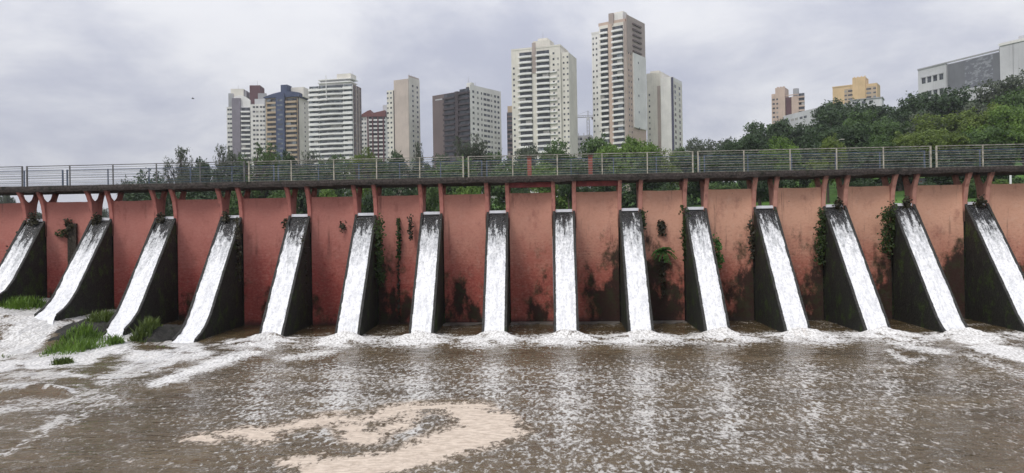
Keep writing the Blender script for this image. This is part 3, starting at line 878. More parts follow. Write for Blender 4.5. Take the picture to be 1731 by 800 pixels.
b.box('roof_block', W_MAROON, X(422), X(440), 3, 14, zt - 1, b.z(142, 430))
b.box('roof_block', W_GREY, X(437), X(451), 1.5, 2.9, zt - 1, b.z(157, 444))
b.box('roof_block', W_PALE, X(432), X(449), .5, 1.4, zt - 1, b.z(167, 440))
rows(b, [X(431), X(436.5), X(443), X(448)], 2, zt - 1.2, 3.0, w=1.5, h=1.25, lim=70)
rows(b, [X(387), X(391)], 2, b.z(181, 388), 3.0, w=1.3, h=1.2, y=1.0, lim=99)
mast(b, X(399), 8, b.z(146, 400), 3); mast(b, X(432), 8, b.z(142, 430), 4)

# --- tan tower with blue shaft
b = Bd('apartment_tower', 'tan apartment tower with a deep blue stair shaft and blue curved roof', 'tower', 507, 470, 26, TW)
X = b.lx
zt = b.z(163, 480)
b.box('wall', W_TAN, X(451), -.01, 0, b.ly(525), 0, zt)
b.box('side_wall', W_CREAM, .0, .12, .8, b.ly(525), 0, zt - .3)
b.box('blue_shaft', W_BLUE, X(471), X(485), -2.4, -.02, 0, b.z(157, 478))
b.box('blue_shaft', W_BLUE, X(478), X(489), -1.0, 5, zt, b.z(142, 483))
n = 14; xa, xb = X(449), 1.5
pol = [(xa, zt + .02)] + [(xb, zt + .02)] + [(xb - (xb - xa) * k / n, zt + .3 + 3.2 * math.sin(math.pi * (.22 + .74 * k / n))) for k in range(n + 1)]
MB().prism_y(pol, -1.2, 12).build('curved_roof', W_BLUE, b.root)
b.box('penthouse', W_CREAM, X(490), 2.5, 3, 13, zt + .5, b.z(146, 505))
balconies(b, X(453), X(470), 0, zt - .6, 2.95, 1.3, W_TAN, G_DARK, ph=1.2, vary=.1)
balconies(b, X(486), X(504), 0, zt - .6, 2.95, 1.5, W_TAN, G_DARK, ph=1.25, vary=.1)
rows(b, [X(478)], 1, zt - 1.5, 2.95, G_MID, w=3.4, h=1.1, y=-2.4, part='window')
rows(b, [b.ly(517, .1)], 1, zt - 2, 2.95, w=1.2, h=1.1, face='R', x=.12)
b.box('recess_line', W_DARK, X(505.3), X(507) - .05, -.06, .2, 0, zt - .2)

# --- white tower with curved balconies
b = Bd('apartment_tower', 'white apartment tower with broad curved white balconies and taupe side wall', 'tower', 600, 455, 24, TW)
X = b.lx
zt = b.z(143, 560); dp = b.ly(612.5)
b.box('wall', W_WHITE, X(525), -.01, 0, dp, 0, zt)
b.box('side_wall', W_BROWN, 0, .15, .5, dp, 0, zt + .5)
balconies(b, X(525), X(541), 0, zt + .6, 2.95, 1.5, W_PARAPET, G_MID, ph=1.5)
balconies(b, X(541) + .05, X(583), 0, zt + .6, 2.95, 1.6, W_PARAPET, G_MID, ph=1.0, bow=1.6)
balconies(b, X(583) + .05, -.1, 0, zt + .6, 2.95, 1.6, W_PARAPET, G_MID, ph=1.55)
b.box('crown', W_WHITE, X(541), X(594), .5, 9, zt + .01, zt + 2.0)
b.box('crown', W_PARAPET, X(541) - .3, X(596), -.6, 9, zt + 2.01, zt + 2.6)
b.box('crown', W_GREY, X(543), X(590), .8, 9, zt + 2.61, zt + 3.9)
b.box('crown', W_PARAPET, X(540), X(597), -.2, 9, zt + 3.91, zt + 4.4)
b.box('lift_house', W_CREAM, X(569.5), X(593), 2, 10, zt + 4.41, b.z(122, 581))
for q in (.3, .62):
    b.box('pilaster', W_TAUPE, .151, .4, dp * q, dp * q + 1.4, 0, zt)
rows(b, [dp * .2, dp * .5, dp * .85], 1, zt - 1, 2.95, w=1.0, h=1.1, face='R', x=.15)
b.box('mast_fin', W_PARAPET, X(557.5), X(558.5), -3.6, -3.3, zt - 9, zt + 6)
mast(b, X(592), 6, b.z(122, 590), 2)

# --- maroon and white block behind
b = Bd('apartment_block', 'lower white apartment block with maroon roof and maroon lattice posts', 'apartment block', 654, 520, 10, TW)
X = b.lx
zt = b.z(197, 634)
b.box('wall', W_WHITE, X(611), 0, 0, 16, 0, zt)
xa, xb = X(611), 0
MB().prism_y([(xa - .6, zt + .02), (xb + .3, zt + .02), (xb + .3, zt + 4.2), (xa + (xb - xa) * .45, zt + 2.2), (xa + (xb - xa) * .42, zt + 4.6), (xa + (xb - xa) * .3, zt + 4.0), (xa - .6, zt + .8)], -.8, 14).build('roof', W_TILE, b.root)
balconies(b, X(625), X(653), 0, zt, 2.75, 1.3, W_PARAPET, G_DARK)
for px in (624, 632, 641, 650): b.box('lattice_post', W_MAROON, X(px) - .45, X(px) + .45, -1.9, -1.35, 0, zt)
rows(b, [X(614), X(619)], 1, zt - 1, 2.75, w=1.3, h=1.3)
b.box('roof_block', W_PALE, X(647), X(654), 4, 9, zt, b.z(176, 650))

# --- beige slab tower
b = Bd('apartment_tower', 'beige slab tower with a tall blank side wall and a lower stepped wing', 'tower', 694, 450, 34, TW)
X = b.lx; dp = b.ly(711.5)
zt = b.z(133, 685)
b.box('wall', W_BEIGE, X(668), -.01, 0, dp, 0, zt)
b.box('side_wall', W_CREAM, 0, .12, 0.4, dp, 0, zt + 1.2)
b.box('roof_block', W_BEIGE, X(692), -.02, .5, dp - .5, zt + .01, b.z(127, 700))
b.box('stepped_wing', W_CREAM, X(654), X(668) - .02, 1.2, 14, 0, b.z(148, 661))
b.box('recess_line', W_DARK, X(667) , X(668.6), -.05, 1.15, 0, b.z(150, 661))
rows(b, [X(657.5, 1.2), X(663, 1.2)], 1, b.z(151, 661), 2.95, w=1.2, h=1.1, y=1.2, lim=50)
rows(b, [dp * .38, dp * .78], 1, zt - 3, 2.95, w=1.5, h=1.3, face='R', x=.12, lim=95)
for q in (.2, .5, .8): mast(b, -.5 - 2 * q, dp * q, b.z(127, 700), 1.6)

# --- dark brown tower with white side
b = Bd('apartment_tower', 'dark brown apartment tower with black balconies and a white windowed face on its right', 'tower', 797, 430, 40, TW)
X = b.lx; dp = b.ly(847.5)
zt = b.z(152, 775)
b.box('wall', W_BROWN, X(733), -.01, 0, dp - 1, 0, zt)
b.box('white_face', W_WHITE, 0, .6, 0, dp, 0, b.z(143, 810))
balconies(b, X(753), X(772), 0, zt - .5, 3.0, 1.5, W_DARK, G_DARK, vary=.15)
balconies(b, X(779), X(796), 0, zt + 1, 3.0, 1.6, W_DARK, G_DARK, vary=.15)
b.box('bay_wall', W_DARK, X(752.5), X(796.5), -.045, -.005, 0, zt - .2)
b.box('bay_rib', W_DARK, X(773), X(778), -1.2, -.05, 0, zt)
z = b.z(147, 810)
rows(b, [(dp * f_, w_) for f_, w_ in ((.10, 1.6), (.24, 1.4), (.36, 1.0), (.47, 2.6), (.58, 2.6), (.68, 1.4), (.80, 1.8), (.91, 1.8))], 1, z - 1.6, 3.0, w=1.6, h=1.35, face='R', x=.6, lim=99)
for q in (.05, .3, .55, .8): b.box('roof_block', W_WHITE, -3, .4, dp * q, dp * q + 2.6, z - 2, z + 1.2 + 1.5 * (q < .1))
b.box('roof_block', W_DARK, X(788), -1, 1, 6, zt, b.z(146, 793))
b.box('louvre', W_PALE, X(738), X(752), -.09, -.002, zt - 3.0, zt - 2.4)
mast(b, -2, 2, b.z(140, 800), 4); mast(b, -2, 8, b.z(140, 800), 2)

# --- slim dark tower behind
b = Bd('apartment_tower', 'slim dark tower with yellowish top peeking out behind the cream tower', 'tower', 869, 520, 8, TW)
X = b.lx; zt = b.z(190, 865)
b.box('wall', W_DARK, X(858.5), 3, 0, 12, 0, zt)
b.box('roof_block', W_TAN, X(859.5), 2.5, .6, 10, zt + .01, b.z(179, 865))
balconies(b, X(859), X(868), 0, zt - .3, 3.0, .8, W_BROWN, G_DARK)

# --- cream tower
b = Bd('apartment_tower', 'tall cream apartment tower with two balcony columns and small domed roof block', 'tower', 952, 410, 16, TW)
X = b.lx; dp = b.ly(966.5)
zt = b.z(79, 910); zs = b.z(88, 958)
b.box('wall', W_CREAM, X(867.5), -.01, 0, 20, 0, zt)
b.box('side_wing', W_CREAM, -.009, 4.2, 1.5, 18, 0, zs)
b.box('roof_block', W_CREAM, X(903), X(932), 1.5, 9, zt + .01, b.z(65, 918))
b.box('roof_block', W_CREAM, X(910), X(926), 3, 8, b.z(65, 918) + .01, b.z(60, 918))
b.box('brown_strip', W_TAUPE, X(903), X(909), -.25, -.01, b.z(121, 906), b.z(69, 906))
balconies(b, X(881), X(903) - .2, 0, zt - 1.5, 3.05, 1.5, W_PARAPET, G_DARK, bow=.5)
balconies(b, X(910), X(932), 0, zt - 1.5, 3.05, 1.5, W_PARAPET, G_DARK, bow=.5)
z = zt - 1.5 - 3.05
k = 0
while z > 1:
    if k > 2:
        b.box('ledge', W_PARAPET, X(878), X(881) - .1, -.9, -.02, z - .15, z + .5)
        b.box('ledge', W_PARAPET, X(932) + .1, X(944), -.9, -.02, z - .15, z + .5)
    z -= 3.05; k += 1
rows(b, [X(871.5), X(939), X(946.5)], 1, zt - 3, 3.05, w=1.0, h=1.1, lim=70, skip=.12)
rows(b, [b.lx(956, 1.5), b.lx(962.5, 1.5)], 1, zs - 2, 3.05, w=.9, h=1.0, y=1.5, lim=98)
roofbits(b, X(868), 0, 0, 16, zt, W_CREAM)
mast(b, X(917), 5, b.z(60, 918), 4)
MB().tube([(X(915), 5, b.z(60, 918)), (X(915), 5, b.z(58.6, 918))], [1.3, .7], 10).build('dome', W_GREY, b.root)

# --- tallest tower
b = Bd('apartment_tower', 'tallest tower, cream and taupe with two balcony columns and taupe stepped corner', 'tower', 1064, 415, 26, TW)
X = b.lx; dp = b.ly(1093.5)
zm = b.z(37, 1037); zl = b.z(49, 1009)
b.box('wall', W_CREAM, X(1017), -.01, 0, dp, 0, zm)
b.box('side_wing', W_WHITE, X(1002.5), X(1017) - .02, 1.0, 16, 0, zl)
b.box('roof_block', W_PINK, X(1015), X(1060), .6, 8, zm + .01, b.z(36, 1037) + 1.4)
b.box('roof_block', W_TAUPE, X(1033.5), X(1041), -.3, 6, zm - 1, b.z(19, 1037))
b.box('roof_block', W_WHITE, X(1041) + .05, X(1056), 1, 8, zm + 1.5, b.z(19, 1050))
b.box('roof_block', W_CREAM, X(1038), X(1055), 2, 7, b.z(19, 1050) + .01, b.z(16.5, 1046))
b.box('right_wall', W_PINK, 0, .15, .2, dp, 0, b.z(31, 1078, 0, dp * .4))
b.box('right_wall', W_TAUPE, .151, .3, .2, dp + .01, b.z(92, 1080, 0, dp * .4), b.z(30.5, 1078, 0, dp * .4))
b.box('white_panel', W_WHITE, .151, .9, dp * .30, dp * .97, b.z(217, 1080, 0, dp * .5), b.z(92, 1080, 0, dp * .5))
z = b.z(40, 1078, 0, dp * .4)
for k in range(6):
    b.box('corner_ledge', W_BROWN, .301, 1.1, dp * .30, dp * .75, z - .9, z); z -= 3.0
rows(b, [dp * .1, dp * .22], 1, b.z(36, 1078, 0, dp * .4) - 3, 3.05, w=.9, h=1.1, face='R', x=.15, lim=40)
rows(b, [dp * .55], 1, b.z(92, 1080, 0, dp * .5) - 4, 9.1, w=1.0, h=1.2, face='R', x=.9, part='window')
balconies(b, X(1018.5), X(1032), 0, zm - 1.8, 3.05, 1.4, W_PARAPET, G_DARK, bow=.3)
balconies(b, X(1039), X(1057.5), 0, zm - 1.8, 3.05, 1.6, W_PARAPET, G_DARK, bow=.3)
b.box('pink_strip', W_PINK, X(1032.3), X(1038.7), -.35, -.01, 0, zm)
b.box('pink_strip', W_TAUPE, X(1058.2), -.02, -.2, -.01, 0, zm)
rows(b, [b.lx(1006.5, 1), b.lx(1012, 1)], 1, zl - 2, 3.05, w=.9, h=1.1, y=1.0, lim=99, skip=.25)
roofbits(b, X(1002.5), X(1016), 1, 14, zl, W_WHITE)

# --- pair right of the tallest tower
b = Bd('apartment_tower', 'white stepped slab tower with a navy stripe, right neighbour of the tallest tower', 'tower', 1141, 440, 18, TW)
X = b.lx
z1_ = b.z(119.5, 1106); z2_ = b.z(130, 1128)
b.box('wall', W_CREAM, X(1093), X(1119), 2.5, 18, 0, z1_)
b.box('taupe_strip', W_TAUPE, b.lx(1113.5, 2.4), b.lx(1118.5, 2.4), 2.2, 2.49, 0, z1_ - 8)
b.box('wall', W_WHITE, X(1119) + .02, -.01, 0, 18, 0, z2_)
b.box('navy_stripe', W_NAVY, X(1137), X(1141), -.15, -.01, 0, z2_ - .4)
b.box('right_wall', W_CREAM, 0, .15, 0, b.ly(1155), 0, z2_ - 2)
b.box('roof_block', W_CREAM, X(1097), X(1112), 5, 12, z1_ + .01, z1_ + 1.6)
dp = b.ly(1155)
rows(b, [dp * .25, dp * .72], 1, z2_ - 4, 3.3, w=2.6, h=1.7, face='R', x=.15, lim=60)
rows(b, [b.lx(1100, 2.5)], 1, z1_ - 12, 3.3, w=.8, h=1.2, y=2.5, lim=90)

# --- construction shell and crane
b = Bd('unfinished_building', 'low grey concrete shell under the tower crane between two tall towers', 'building', 1003, 470, 6)
X = b.lx; zt = b.z(229, 985)
b.box('wall', W_GREY, X(967), 0, 0, 14, 0, zt)
rows(b, [X(971), X(977), X(983), X(990), X(997)], zt - 14, zt - 1.2, 3.2, w=1.7, h=1.6)
for px in (970, 979, 988, 997): b.box('column', W_GREY, X(px) - .2, X(px) + .2, .5, .9, zt + .01, zt + 1.6)
q = at_depth(994.5, 226, 480)
g = float(H(q[0], q[1]))
o = thing('tower_crane', 'thin grey tower crane standing behind the low grey shell', 'crane', (q[0], q[1], g - 1))
def lattice(m, a, b_, w, n, r):
    a = np.array(a, float); b_ = np.array(b_, float); d_ = (b_ - a) / n
    off = [np.array(v) for v in ((w, w, 0), (-w, w, 0), (-w, -w, 0), (w, -w, 0))] if abs(d_[2]) > abs(d_[0]) else [np.array(v) for v in ((0, w, -w), (0, -w, -w), (0, 0, w))]
    for o_ in off: m.tube([a + o_, b_ + o_], r, 4)
    for k in range(n):
        for j in range(len(off)):
            m.tube([a + d_ * k + off[j], a + d_ * (k + 1) + off[(j + 1) % len(off)]], r * .6, 3)
ztop = at_depth(994.5, 199, 480)[2] - g + 1
m = MB(); lattice(m, (0, 0, 0), (0, 0, ztop), .75, 22, .16); m.build('mast', W_GREY, o)
m = MB(); lattice(m, (-10, 0, ztop + .8), (3.6, 0, ztop + .8), .55, 12, .14); m.build('jib', W_GREY, o)
m = MB(); m.tube([(0, 0, ztop), (0, 0, ztop + 4.2)], .25, 5); m.tube([(0, 0, ztop + 4.2), (-8, 0, ztop + 1.4)], .07, 4); m.tube([(0, 0, ztop + 4.2), (3.4, 0, ztop + 1.4)], .07, 4); m.build('apex', W_GREY, o)
MB().box(2.2, 3.6, -.6, .6, ztop - 1.2, ztop + .2).build('counterweight', W_DARK, o)
MB().box(-.9, .7, -1.6, -.8, ztop - 1.6, ztop + .2).build('cab', W_PALE, o)

# --- right: pinkish tower, long pale block, ochre tower, big pale building
b = Bd('apartment_tower', 'pinkish tower of two shafts with dark stairwell between, above the trees on the right', 'tower', 1331, 520, 12)
X = b.lx
zt = b.z(148, 1318)
b.box('wall', W_PINK, X(1313), 0, 0, 12, 0, zt)
b.box('side_wing', W_PINK, X(1306), X(1313) - .02, .8, 11, 0, b.z(158, 1309))
b.box('stairwell', W_MAROON, .02, X(1340) - .02, 2, 10, 0, b.z(164, 1335))
b.box('wall', W_PINK, X(1340), X(1352), .3, 10, 0, b.z(163, 1346))
MB().tube([(X(1346), 4, b.z(163, 1346)), (X(1346), 4, b.z(149, 1346))], [1.9, 1.9], 12).build('water_tank', W_GREY, b.root)
b.box('beam', W_PINK, 0, X(1358), 1.4, 1.9, b.z(161, 1340), b.z(159.5, 1340))
balconies(b, X(1352) + .05, X(1362), 0, b.z(158, 1357), 3.0, 1.6, W_PINK, G_DARK, y=1.0)
rows(b, [X(1310, .8)], 1, b.z(166, 1310), 3.0, w=1.6, h=1.2, y=.8); rows(b, [X(1316)], 1, b.z(166, 1316), 3.0, w=1.2, h=1.2)
for q_ in (.2, .5, .8): b.box('roof_block', W_PINK, X(1313) * q_ - .5, X(1313) * q_ + .5, 2, 4, zt, zt + 1.0)

b = Bd('low_building', 'long pale grey low building with a row of small dark windows below the pinkish tower', 'building', 1412, 430, 50)
X = b.lx
zt = b.z(183, 1379, X(1379))
b.box('wall', W_PALE, X(1326), X(1379), 0, 12, 0, zt)
b.box('grey_wall', W_GREY, X(1379) + .02, 0, .6, 12, 0, b.z(175, 1411))
rows(b, [X(p_) for p_ in (1334, 1341, 1348, 1356, 1363)], zt - 5.5, zt - 3, 9, w=2.6, h=1.4)

b = Bd('apartment_tower', 'ochre yellow apartment building with a raised central tower rising over the trees', 'tower', 1487, 560, 9)
X = b.lx
zt = b.z(143, 1450); zc_ = b.z(130, 1455)
b.box('wall', W_YELL, X(1410), X(1444), 0, 14, 0, zt)
b.box('core', W_YELL, X(1444) + .02, X(1466), -1.0, 12, 0, zc_)
b.box('wall', W_YELL, X(1466) + .02, 0, .2, 14, 0, zt)
b.box('parapet', W_YELL, X(1409.5), X(1444) - .1, -.3, .2, zt + .01, zt + .8)
for px in (1446, 1452, 1458, 1464): b.box('chimney', W_YELL, X(px) - .35, X(px) + .35, 2, 3, zc_, zc_ + 1.2)
b.box('bay_recess', W_TAN, X(1430), X(1443), -.07, -.002, zt - 22, zt - 2); b.box('bay_recess', W_TAN, X(1468), X(1484), .13, .198, zt - 22, zt - 2)
rows(b, [(X(1432), 1.6), (X(1440), 3.2)], zt - 22, zt - 3.2, 3.0, w=2, h=1.2, y=-.07); rows(b, [(X(1471), 3.2), (X(1481), 1.8)], zt - 22, zt - 3.2, 3.0, w=2, h=1.2, y=.13)
rows(b, [X(1414)], zt - 22, zt - 7, 3.0, w=.8, h=.9)

b = Bd('low_building', 'low pale wall block peeking out of the trees under the ochre building', 'building', 1495, 330, 5)
X = b.lx
b.box('wall', W_PALE, X(1440), 0, 0, 8, 0, b.z(167, 1470)); b.box('roof', W_GREY, X(1439), .4, -.4, 8.4, b.z(167, 1470) + .01, b.z(165.5, 1470))
rows(b, [X(1450), X(1462), X(1475)], b.z(180, 1470), b.z(170, 1470), 6, w=1.5, h=1.0)

# big pale building at the right: its long face recedes to the left
b = Bd('institutional_building', 'big pale grey building with square dark windows and a wide slate panel on the hill', 'building', 1696, 250, 36)
X = b.lx
zr = b.z(85, 1694)
x0 = X(1555); xm = X(1603)
b.box('wall', W_PALE, x0, xm, 0, 22, 0, zr)
b.box('long_wall', W_PALE, xm + .01, -.01, .25, 22, 0, zr - .3)
MB().box(x0 - .1, .2, -.2, .24, zr + .01, zr + .5).build('parapet', W_GREY, b.root)
t = NT('slate_mural'); p_ = t.obj()
nz_ = t.noise(t.map(p_, (.4, .4, .9)), .8, 5, .7)
mm = t.done(t.bsdf(t.mix(t.smooth(nz_, .5, .56), (.135, .14, .16), (.26, .27, .29)), .6))
zb = zr - 10.5
b.box('slate_panel', W_SLATE, xm + .4, X(1634), -.05, .24, zb, zr - .6)
b.box('slate_panel', mm, X(1634) + .02, X(1682), -.05, .24, zb, zr - .6)
b.box('slate_panel', W_SLATE, X(1682) + .02, -.1, -.05, .24, zb, zr - .6)
b.box('ledge', W_PALE, xm + .2, X(1690), -1.2, .24, zb - 4.2, zb - .02)
for px in (1564.5, 1574, 1584, 1594.5):
    for zz in (zr - 5.2, zr - 10.4):
        f_ = b.win('window', G_DARK, X(px), -.01, zz, 1.5, 2.0)
        MB().box(-.9, .9, -.35, -.06, 2.02, 2.3).build('hood', W_GREY, f_)
MB().tube([(X(1690), 2, zr - .5), (X(1690), 2, zr + 1.4)], [.7, .7], 8).build('vent', W_DARK, b.root)

b = Bd('institutional_building', 'plain pale grey block at the right edge beside the slate panelled building', 'building', 1693, 247, 30, None, 'R')
X = b.lx
# its main face looks the same way as the neighbour's
zt = b.z(73, 1712)
b.box('wall', W_PALE, .4, 22, .2, 24, 0, zt)
b.box('roof_block', W_PALE, 5.5, 22, 1.5, 20, zt + .01, zt + 1.6)
b.box('joint_line', W_GREY, 4.4, 4.6, .12, .199, 0, zt)
b.box('parapet', W_WHITE, .2, 22.2, -.05, .19, zt - .5, zt + .35)

# ------------------------------------------------------------------ trees
F_DARK = foliage('dark_green_leaves', (.014, .032, .012), (.050, .092, .027), .25)
F_MID = foliage('mid_green_leaves', (.026, .056, .015), (.095, .165, .038), .3)
F_LIGHT = foliage('bright_green_leaves', (.042, .092, .014), (.165, .265, .045), .35)
F_YELL = foliage('yellow_green_leaves', (.048, .082, .014), (.165, .225, .040), .35)
F_GREY = foliage('grey_green_leaves', (.038, .052, .032), (.115, .14, .085), .3)
BARK = plain('bark', (.075, .058, .045), .9, .4, 2)

def tree_proto(kind, seed, mats):
    """trunk + limbs and a crown of leaf faces; unit size: 10 m tall, about 9 m wide"""
    r = np.random.default_rng(seed)
    tr = MB(); C = []; N = []
    if kind == 'broad': hh, nl, tri, base, n, ls = 10, 17, 1.8, 2.6, 620, .36
    elif kind == 'tall': hh, nl, tri, base, n, ls = 10, 15, 1.5, 2.2, 500, .34
    elif kind == 'airy': hh, nl, tri, base, n, ls = 10, 46, .95, 2.2, 330, .20
    else: hh, nl, tri, base, n, ls = 10, 15, 1.9, .4, 520, .42
    trunk_top = 4.2 if kind != 'shrub' else 2
    lean = r.normal(size=2) * .35
    tr.tube([(0, 0, -1.0), (lean[0] * .3, lean[1] * .3, 1.2), (lean[0], lean[1], trunk_top)], [.42, .32, .22], 7)
    for k in range(nl):
        a = r.random() * 6.283; u = r.random()
        if kind == 'tall': rr = (.35 + 1.9 * math.sin(math.pi * (.15 + .8 * u))) * r.uniform(.5, 1); z = base + 1.2 + (hh - base - 2.2) * u
        elif kind == 'airy': rr = 3.6 * math.sqrt(r.random()) * (1 - .35 * u); z = base + 1.5 + (hh - base - 2.2) * u
        elif kind == 'shrub': rr = 3.2 * math.sqrt(r.random()); z = 1.0 + 6.5 * u * (1 - (rr / 5.5) ** 2)
        else: rr = 3.3 * math.sqrt(r.random()); z = base + 1.6 + (hh - base - 3.0) * u * (1 - .35 * (rr / 3.3) ** 2)
        c = np.array([rr * math.cos(a), rr * math.sin(a), z])
        st = np.array([lean[0], lean[1], min(trunk_top, z * .75)])
        mid = st * .5 + c * .5 + r.normal(size=3) * .3
        tr.tube([st, mid, c], [.15, .09, .035], 5)
        if kind == 'airy':
            for q in range(3):
                e = c + np.clip(r.normal(size=3), -1, 1) * np.array([.8, .8, .45]); tr.tube([mid, (mid + e) / 2 + r.normal(size=3) * .15, e], [.06, .04, .015], 4)
        rad_ = tri * r.uniform(.65, 1.2)
        m = int(n * r.uniform(.8, 1.2))
        # small tufts on the lobe surface give a broken outline
        tuft = r.normal(size=(max(8, m // 14), 3)); tuft /= np.linalg.norm(tuft, axis=1)[:, None]
        tuft = tuft * (r.uniform(.45 if kind == 'airy' else .55, 1.3 if kind == 'airy' else 1.12, size=(len(tuft), 1)))
        pick = r.integers(0, len(tuft), m)
        d = tuft[pick] + r.normal(size=(m, 3)) * .14
        sc = np.array([1, 1, .72 if kind != 'airy' else .8])
        C.append(c + d * rad_ * sc); nn = d / (np.linalg.norm(d, axis=1)[:, None] + 1e-6); nn[:, 2] += .5; N.append(nn)
    C = np.concatenate(C); N = np.concatenate(N)
    global rng
    save = rng; rng = r
    top = C[:, 2].max(); wd = np.percentile(np.hypot(C[:, 0], C[:, 1]), 97)
    k_ = np.array([1, 1, 10 / top]); C = C * k_; tr.v = [(a_, b_, c_ * 10 / top) for a_, b_, c_ in tr.v]
    k2 = 4.4 / wd; C[:, :2] *= k2; tr.v = [(a_ * k2, b_ * k2, c_) for a_, b_, c_ in tr.v]
    lm = leaf_mesh(kind + '_crown', C, N, ls, mats, .62, .75)
    rng = save
    return tr.mesh(kind + '_trunk', BARK, True, False), lm
PRO = {}
for kd in ('broad', 'tall', 'airy', 'shrub'):
    PRO[kd] = [tree_proto(kd, 100 + 7 * s_ + len(kd), None) for s_ in range(4 if kd != 'tall' else 3)]
for kd in PRO:
    for tm_, cm_ in PRO[kd]: cm_.materials.append(None)
_tn = [0]
def tree(px, pytop, wpx, D, kind, fol, label, name='tree', cat='tree', group='trees and shrubs beyond the dam', zoff=0.0, pybot=None):
    q = at_depth(px, pytop, D)
    g = float(H(q[0], q[1])) - .4 + zoff
    h = max(q[2] - g, 2.0) * (1.07 if kind == 'broad' else 1.0)
    wid = wpx * D / FPX
    if pybot is not None:
        pass
    o = thing(name, label, cat, (q[0], q[1], g), random.random() * 6.28, group)
    _tn[0] += 1
    tm_, cm_ = PRO[kind][_tn[0] % len(PRO[kind])]
    sw = wid / 8.6
    sh = h / 10.0
    o.scale = (sw, sw, sh)
    link('trunk', tm_, o)
    c = link('crown', cm_, o)
    c.material_slots[0].link = 'OBJECT'; c.material_slots[0].material = fol
    return o

T = tree
# left, thin trees against the sky
T(305, 247, 66, 128, 'airy', F_GREY, 'thin grey green tree standing against the open sky left of the towers')
T(252, 284, 86, 140, 'shrub', F_DARK, 'rounded dark bush left of the thin grey green tree')
T(218, 296, 40, 150, 'shrub', F_GREY, 'small grey bush at the left end of the tree line')
T(322, 275, 66, 150, 'broad', F_DARK, 'dark tree low behind the thin grey green tree')
T(378, 243, 46, 132, 'airy', F_GREY, 'wispy grey tree in front of the left end of the towers')
T(404, 250, 50, 138, 'airy', F_GREY, 'wispy spreading tree below the mauve shafted tower')
T(440, 236, 70, 128, 'airy', F_MID, 'bushy thin tree in front of the mauve and tan towers')
T(468, 262, 60, 140, 'broad', F_DARK, 'dark tree at the foot of the tan and blue tower')
T(520, 252, 56, 140, 'airy', F_GREY, 'thin greyish tree below the gap of the tan and white towers')
T(556, 258, 60, 150, 'airy', F_MID, 'thin green tree in front of the base of the white balcony tower')
T(612, 244, 50, 132, 'airy', F_YELL, 'thin yellowish tree in front of the maroon roofed block')
T(655, 262, 60, 150, 'broad', F_DARK, 'dark tree at the foot of the beige slab tower')
T(708, 238, 26, 135, 'airy', F_GREY, 'narrow leafless looking tree at the right edge of the beige slab tower')
T(740, 264, 60, 150, 'broad', F_DARK, 'dark tree between the beige slab and the dark brown tower')
T(795, 224, 62, 130, 'airy', F_GREY, 'tall wispy tree in front of the dark brown tower with white face')
T(828, 252, 50, 140, 'airy', F_MID, 'slender green tree below the white face of the dark brown tower')
T(615, 266, 84, 140, 'broad', F_MID, 'mid green tree low behind the railing under the white tower')
T(560, 268, 80, 120, 'shrub', F_DARK, 'dark shrub behind the railing below the white tower')
T(500, 270, 86, 125, 'shrub', F_DARK, 'dark shrub behind the railing below the tan and blue tower')
T(430, 272, 86, 130, 'shrub', F_DARK, 'dark shrub behind the railing below the mauve tower')
T(370, 276, 84, 130, 'shrub', F_DARK, 'dark shrub behind the railing left of the mauve tower')
T(690, 268, 90, 130, 'shrub', F_DARK, 'dark shrub behind the railing below the beige slab tower')
T(772, 264, 86, 125, 'shrub', F_MID, 'green shrub behind the railing below the dark brown tower')
T(470, 305, 66, 100, 'shrub', F_MID, 'green shrub under the footbridge seen above the fifth wall panel')
T(565, 312, 66, 95, 'shrub', F_LIGHT, 'bright green shrub under the footbridge below the white tower')
T(640, 308, 60, 98, 'shrub', F_DARK, 'dark shrub under the footbridge below the maroon roofed block')
T(790, 306, 58, 92, 'shrub', F_LIGHT, 'bright lime shrub under the footbridge below the dark brown tower')
T(725, 303, 50, 100, 'shrub', F_MID, 'mid green shrub seen in the slot above the seventh cascade')
T(610, 300, 40, 100, 'shrub', F_LIGHT, 'light green shrub seen in the slot above the sixth cascade')
T(395, 318, 60, 105, 'shrub', F_MID, 'green shrub seen in the slot above the fourth cascade')
T(330, 306, 90, 115, 'shrub', F_DARK, 'dark green shrub under the footbridge above the fourth wall panel')
T(255, 312, 70, 120, 'shrub', F_DARK, 'dark bluish shrub under the footbridge above the third wall panel')
T(8, 326, 30, 220, 'broad', F_GREY, 'small far tree under the footbridge at the left edge')
T(104, 346, 36, 330, 'broad', F_GREY, 'small far tree seen in the gap beside the second cascade')
T(180, 352, 40, 330, 'broad', F_GREY, 'small far tree seen in the slot above the second cascade')
T(60, 352, 30, 330, 'broad', F_GREY, 'small far tree seen in the slot above the first cascade')
# centre clump
T(895, 250, 60, 165, 'broad', F_GREY, 'bluish green tree at the foot of the cream tower')
T(945, 240, 80, 140, 'broad', F_MID, 'green tree at the right foot of the cream tower')
T(1000, 234, 84, 138, 'broad', F_MID, 'green spreading tree below the tower crane')
T(1045, 236, 76, 122, 'broad', F_LIGHT, 'bright green tree at the foot of the tallest tower')
T(1092, 243, 66, 116, 'broad', F_LIGHT, 'bright feathery tree below the stepped slab tower')
T(1128, 249, 56, 116, 'shrub', F_YELL, 'yellow green bush below the navy striped tower')
T(860, 262, 86, 120, 'shrub', F_MID, 'green bush behind the railing left of the two red posts')
T(935, 270, 80, 112, 'shrub', F_LIGHT, 'bright green bush behind the railing between the two red posts')
T(1020, 266, 86, 112, 'shrub', F_DARK, 'dark green bush behind the railing right of the two red posts')
T(1090, 266, 76, 108, 'shrub', F_DARK, 'dark bush behind the railing below the stepped slab tower')
T(882, 292, 34, 100, 'broad', F_DARK, 'dark park tree with thick trunk seen in the slot left of the middle')
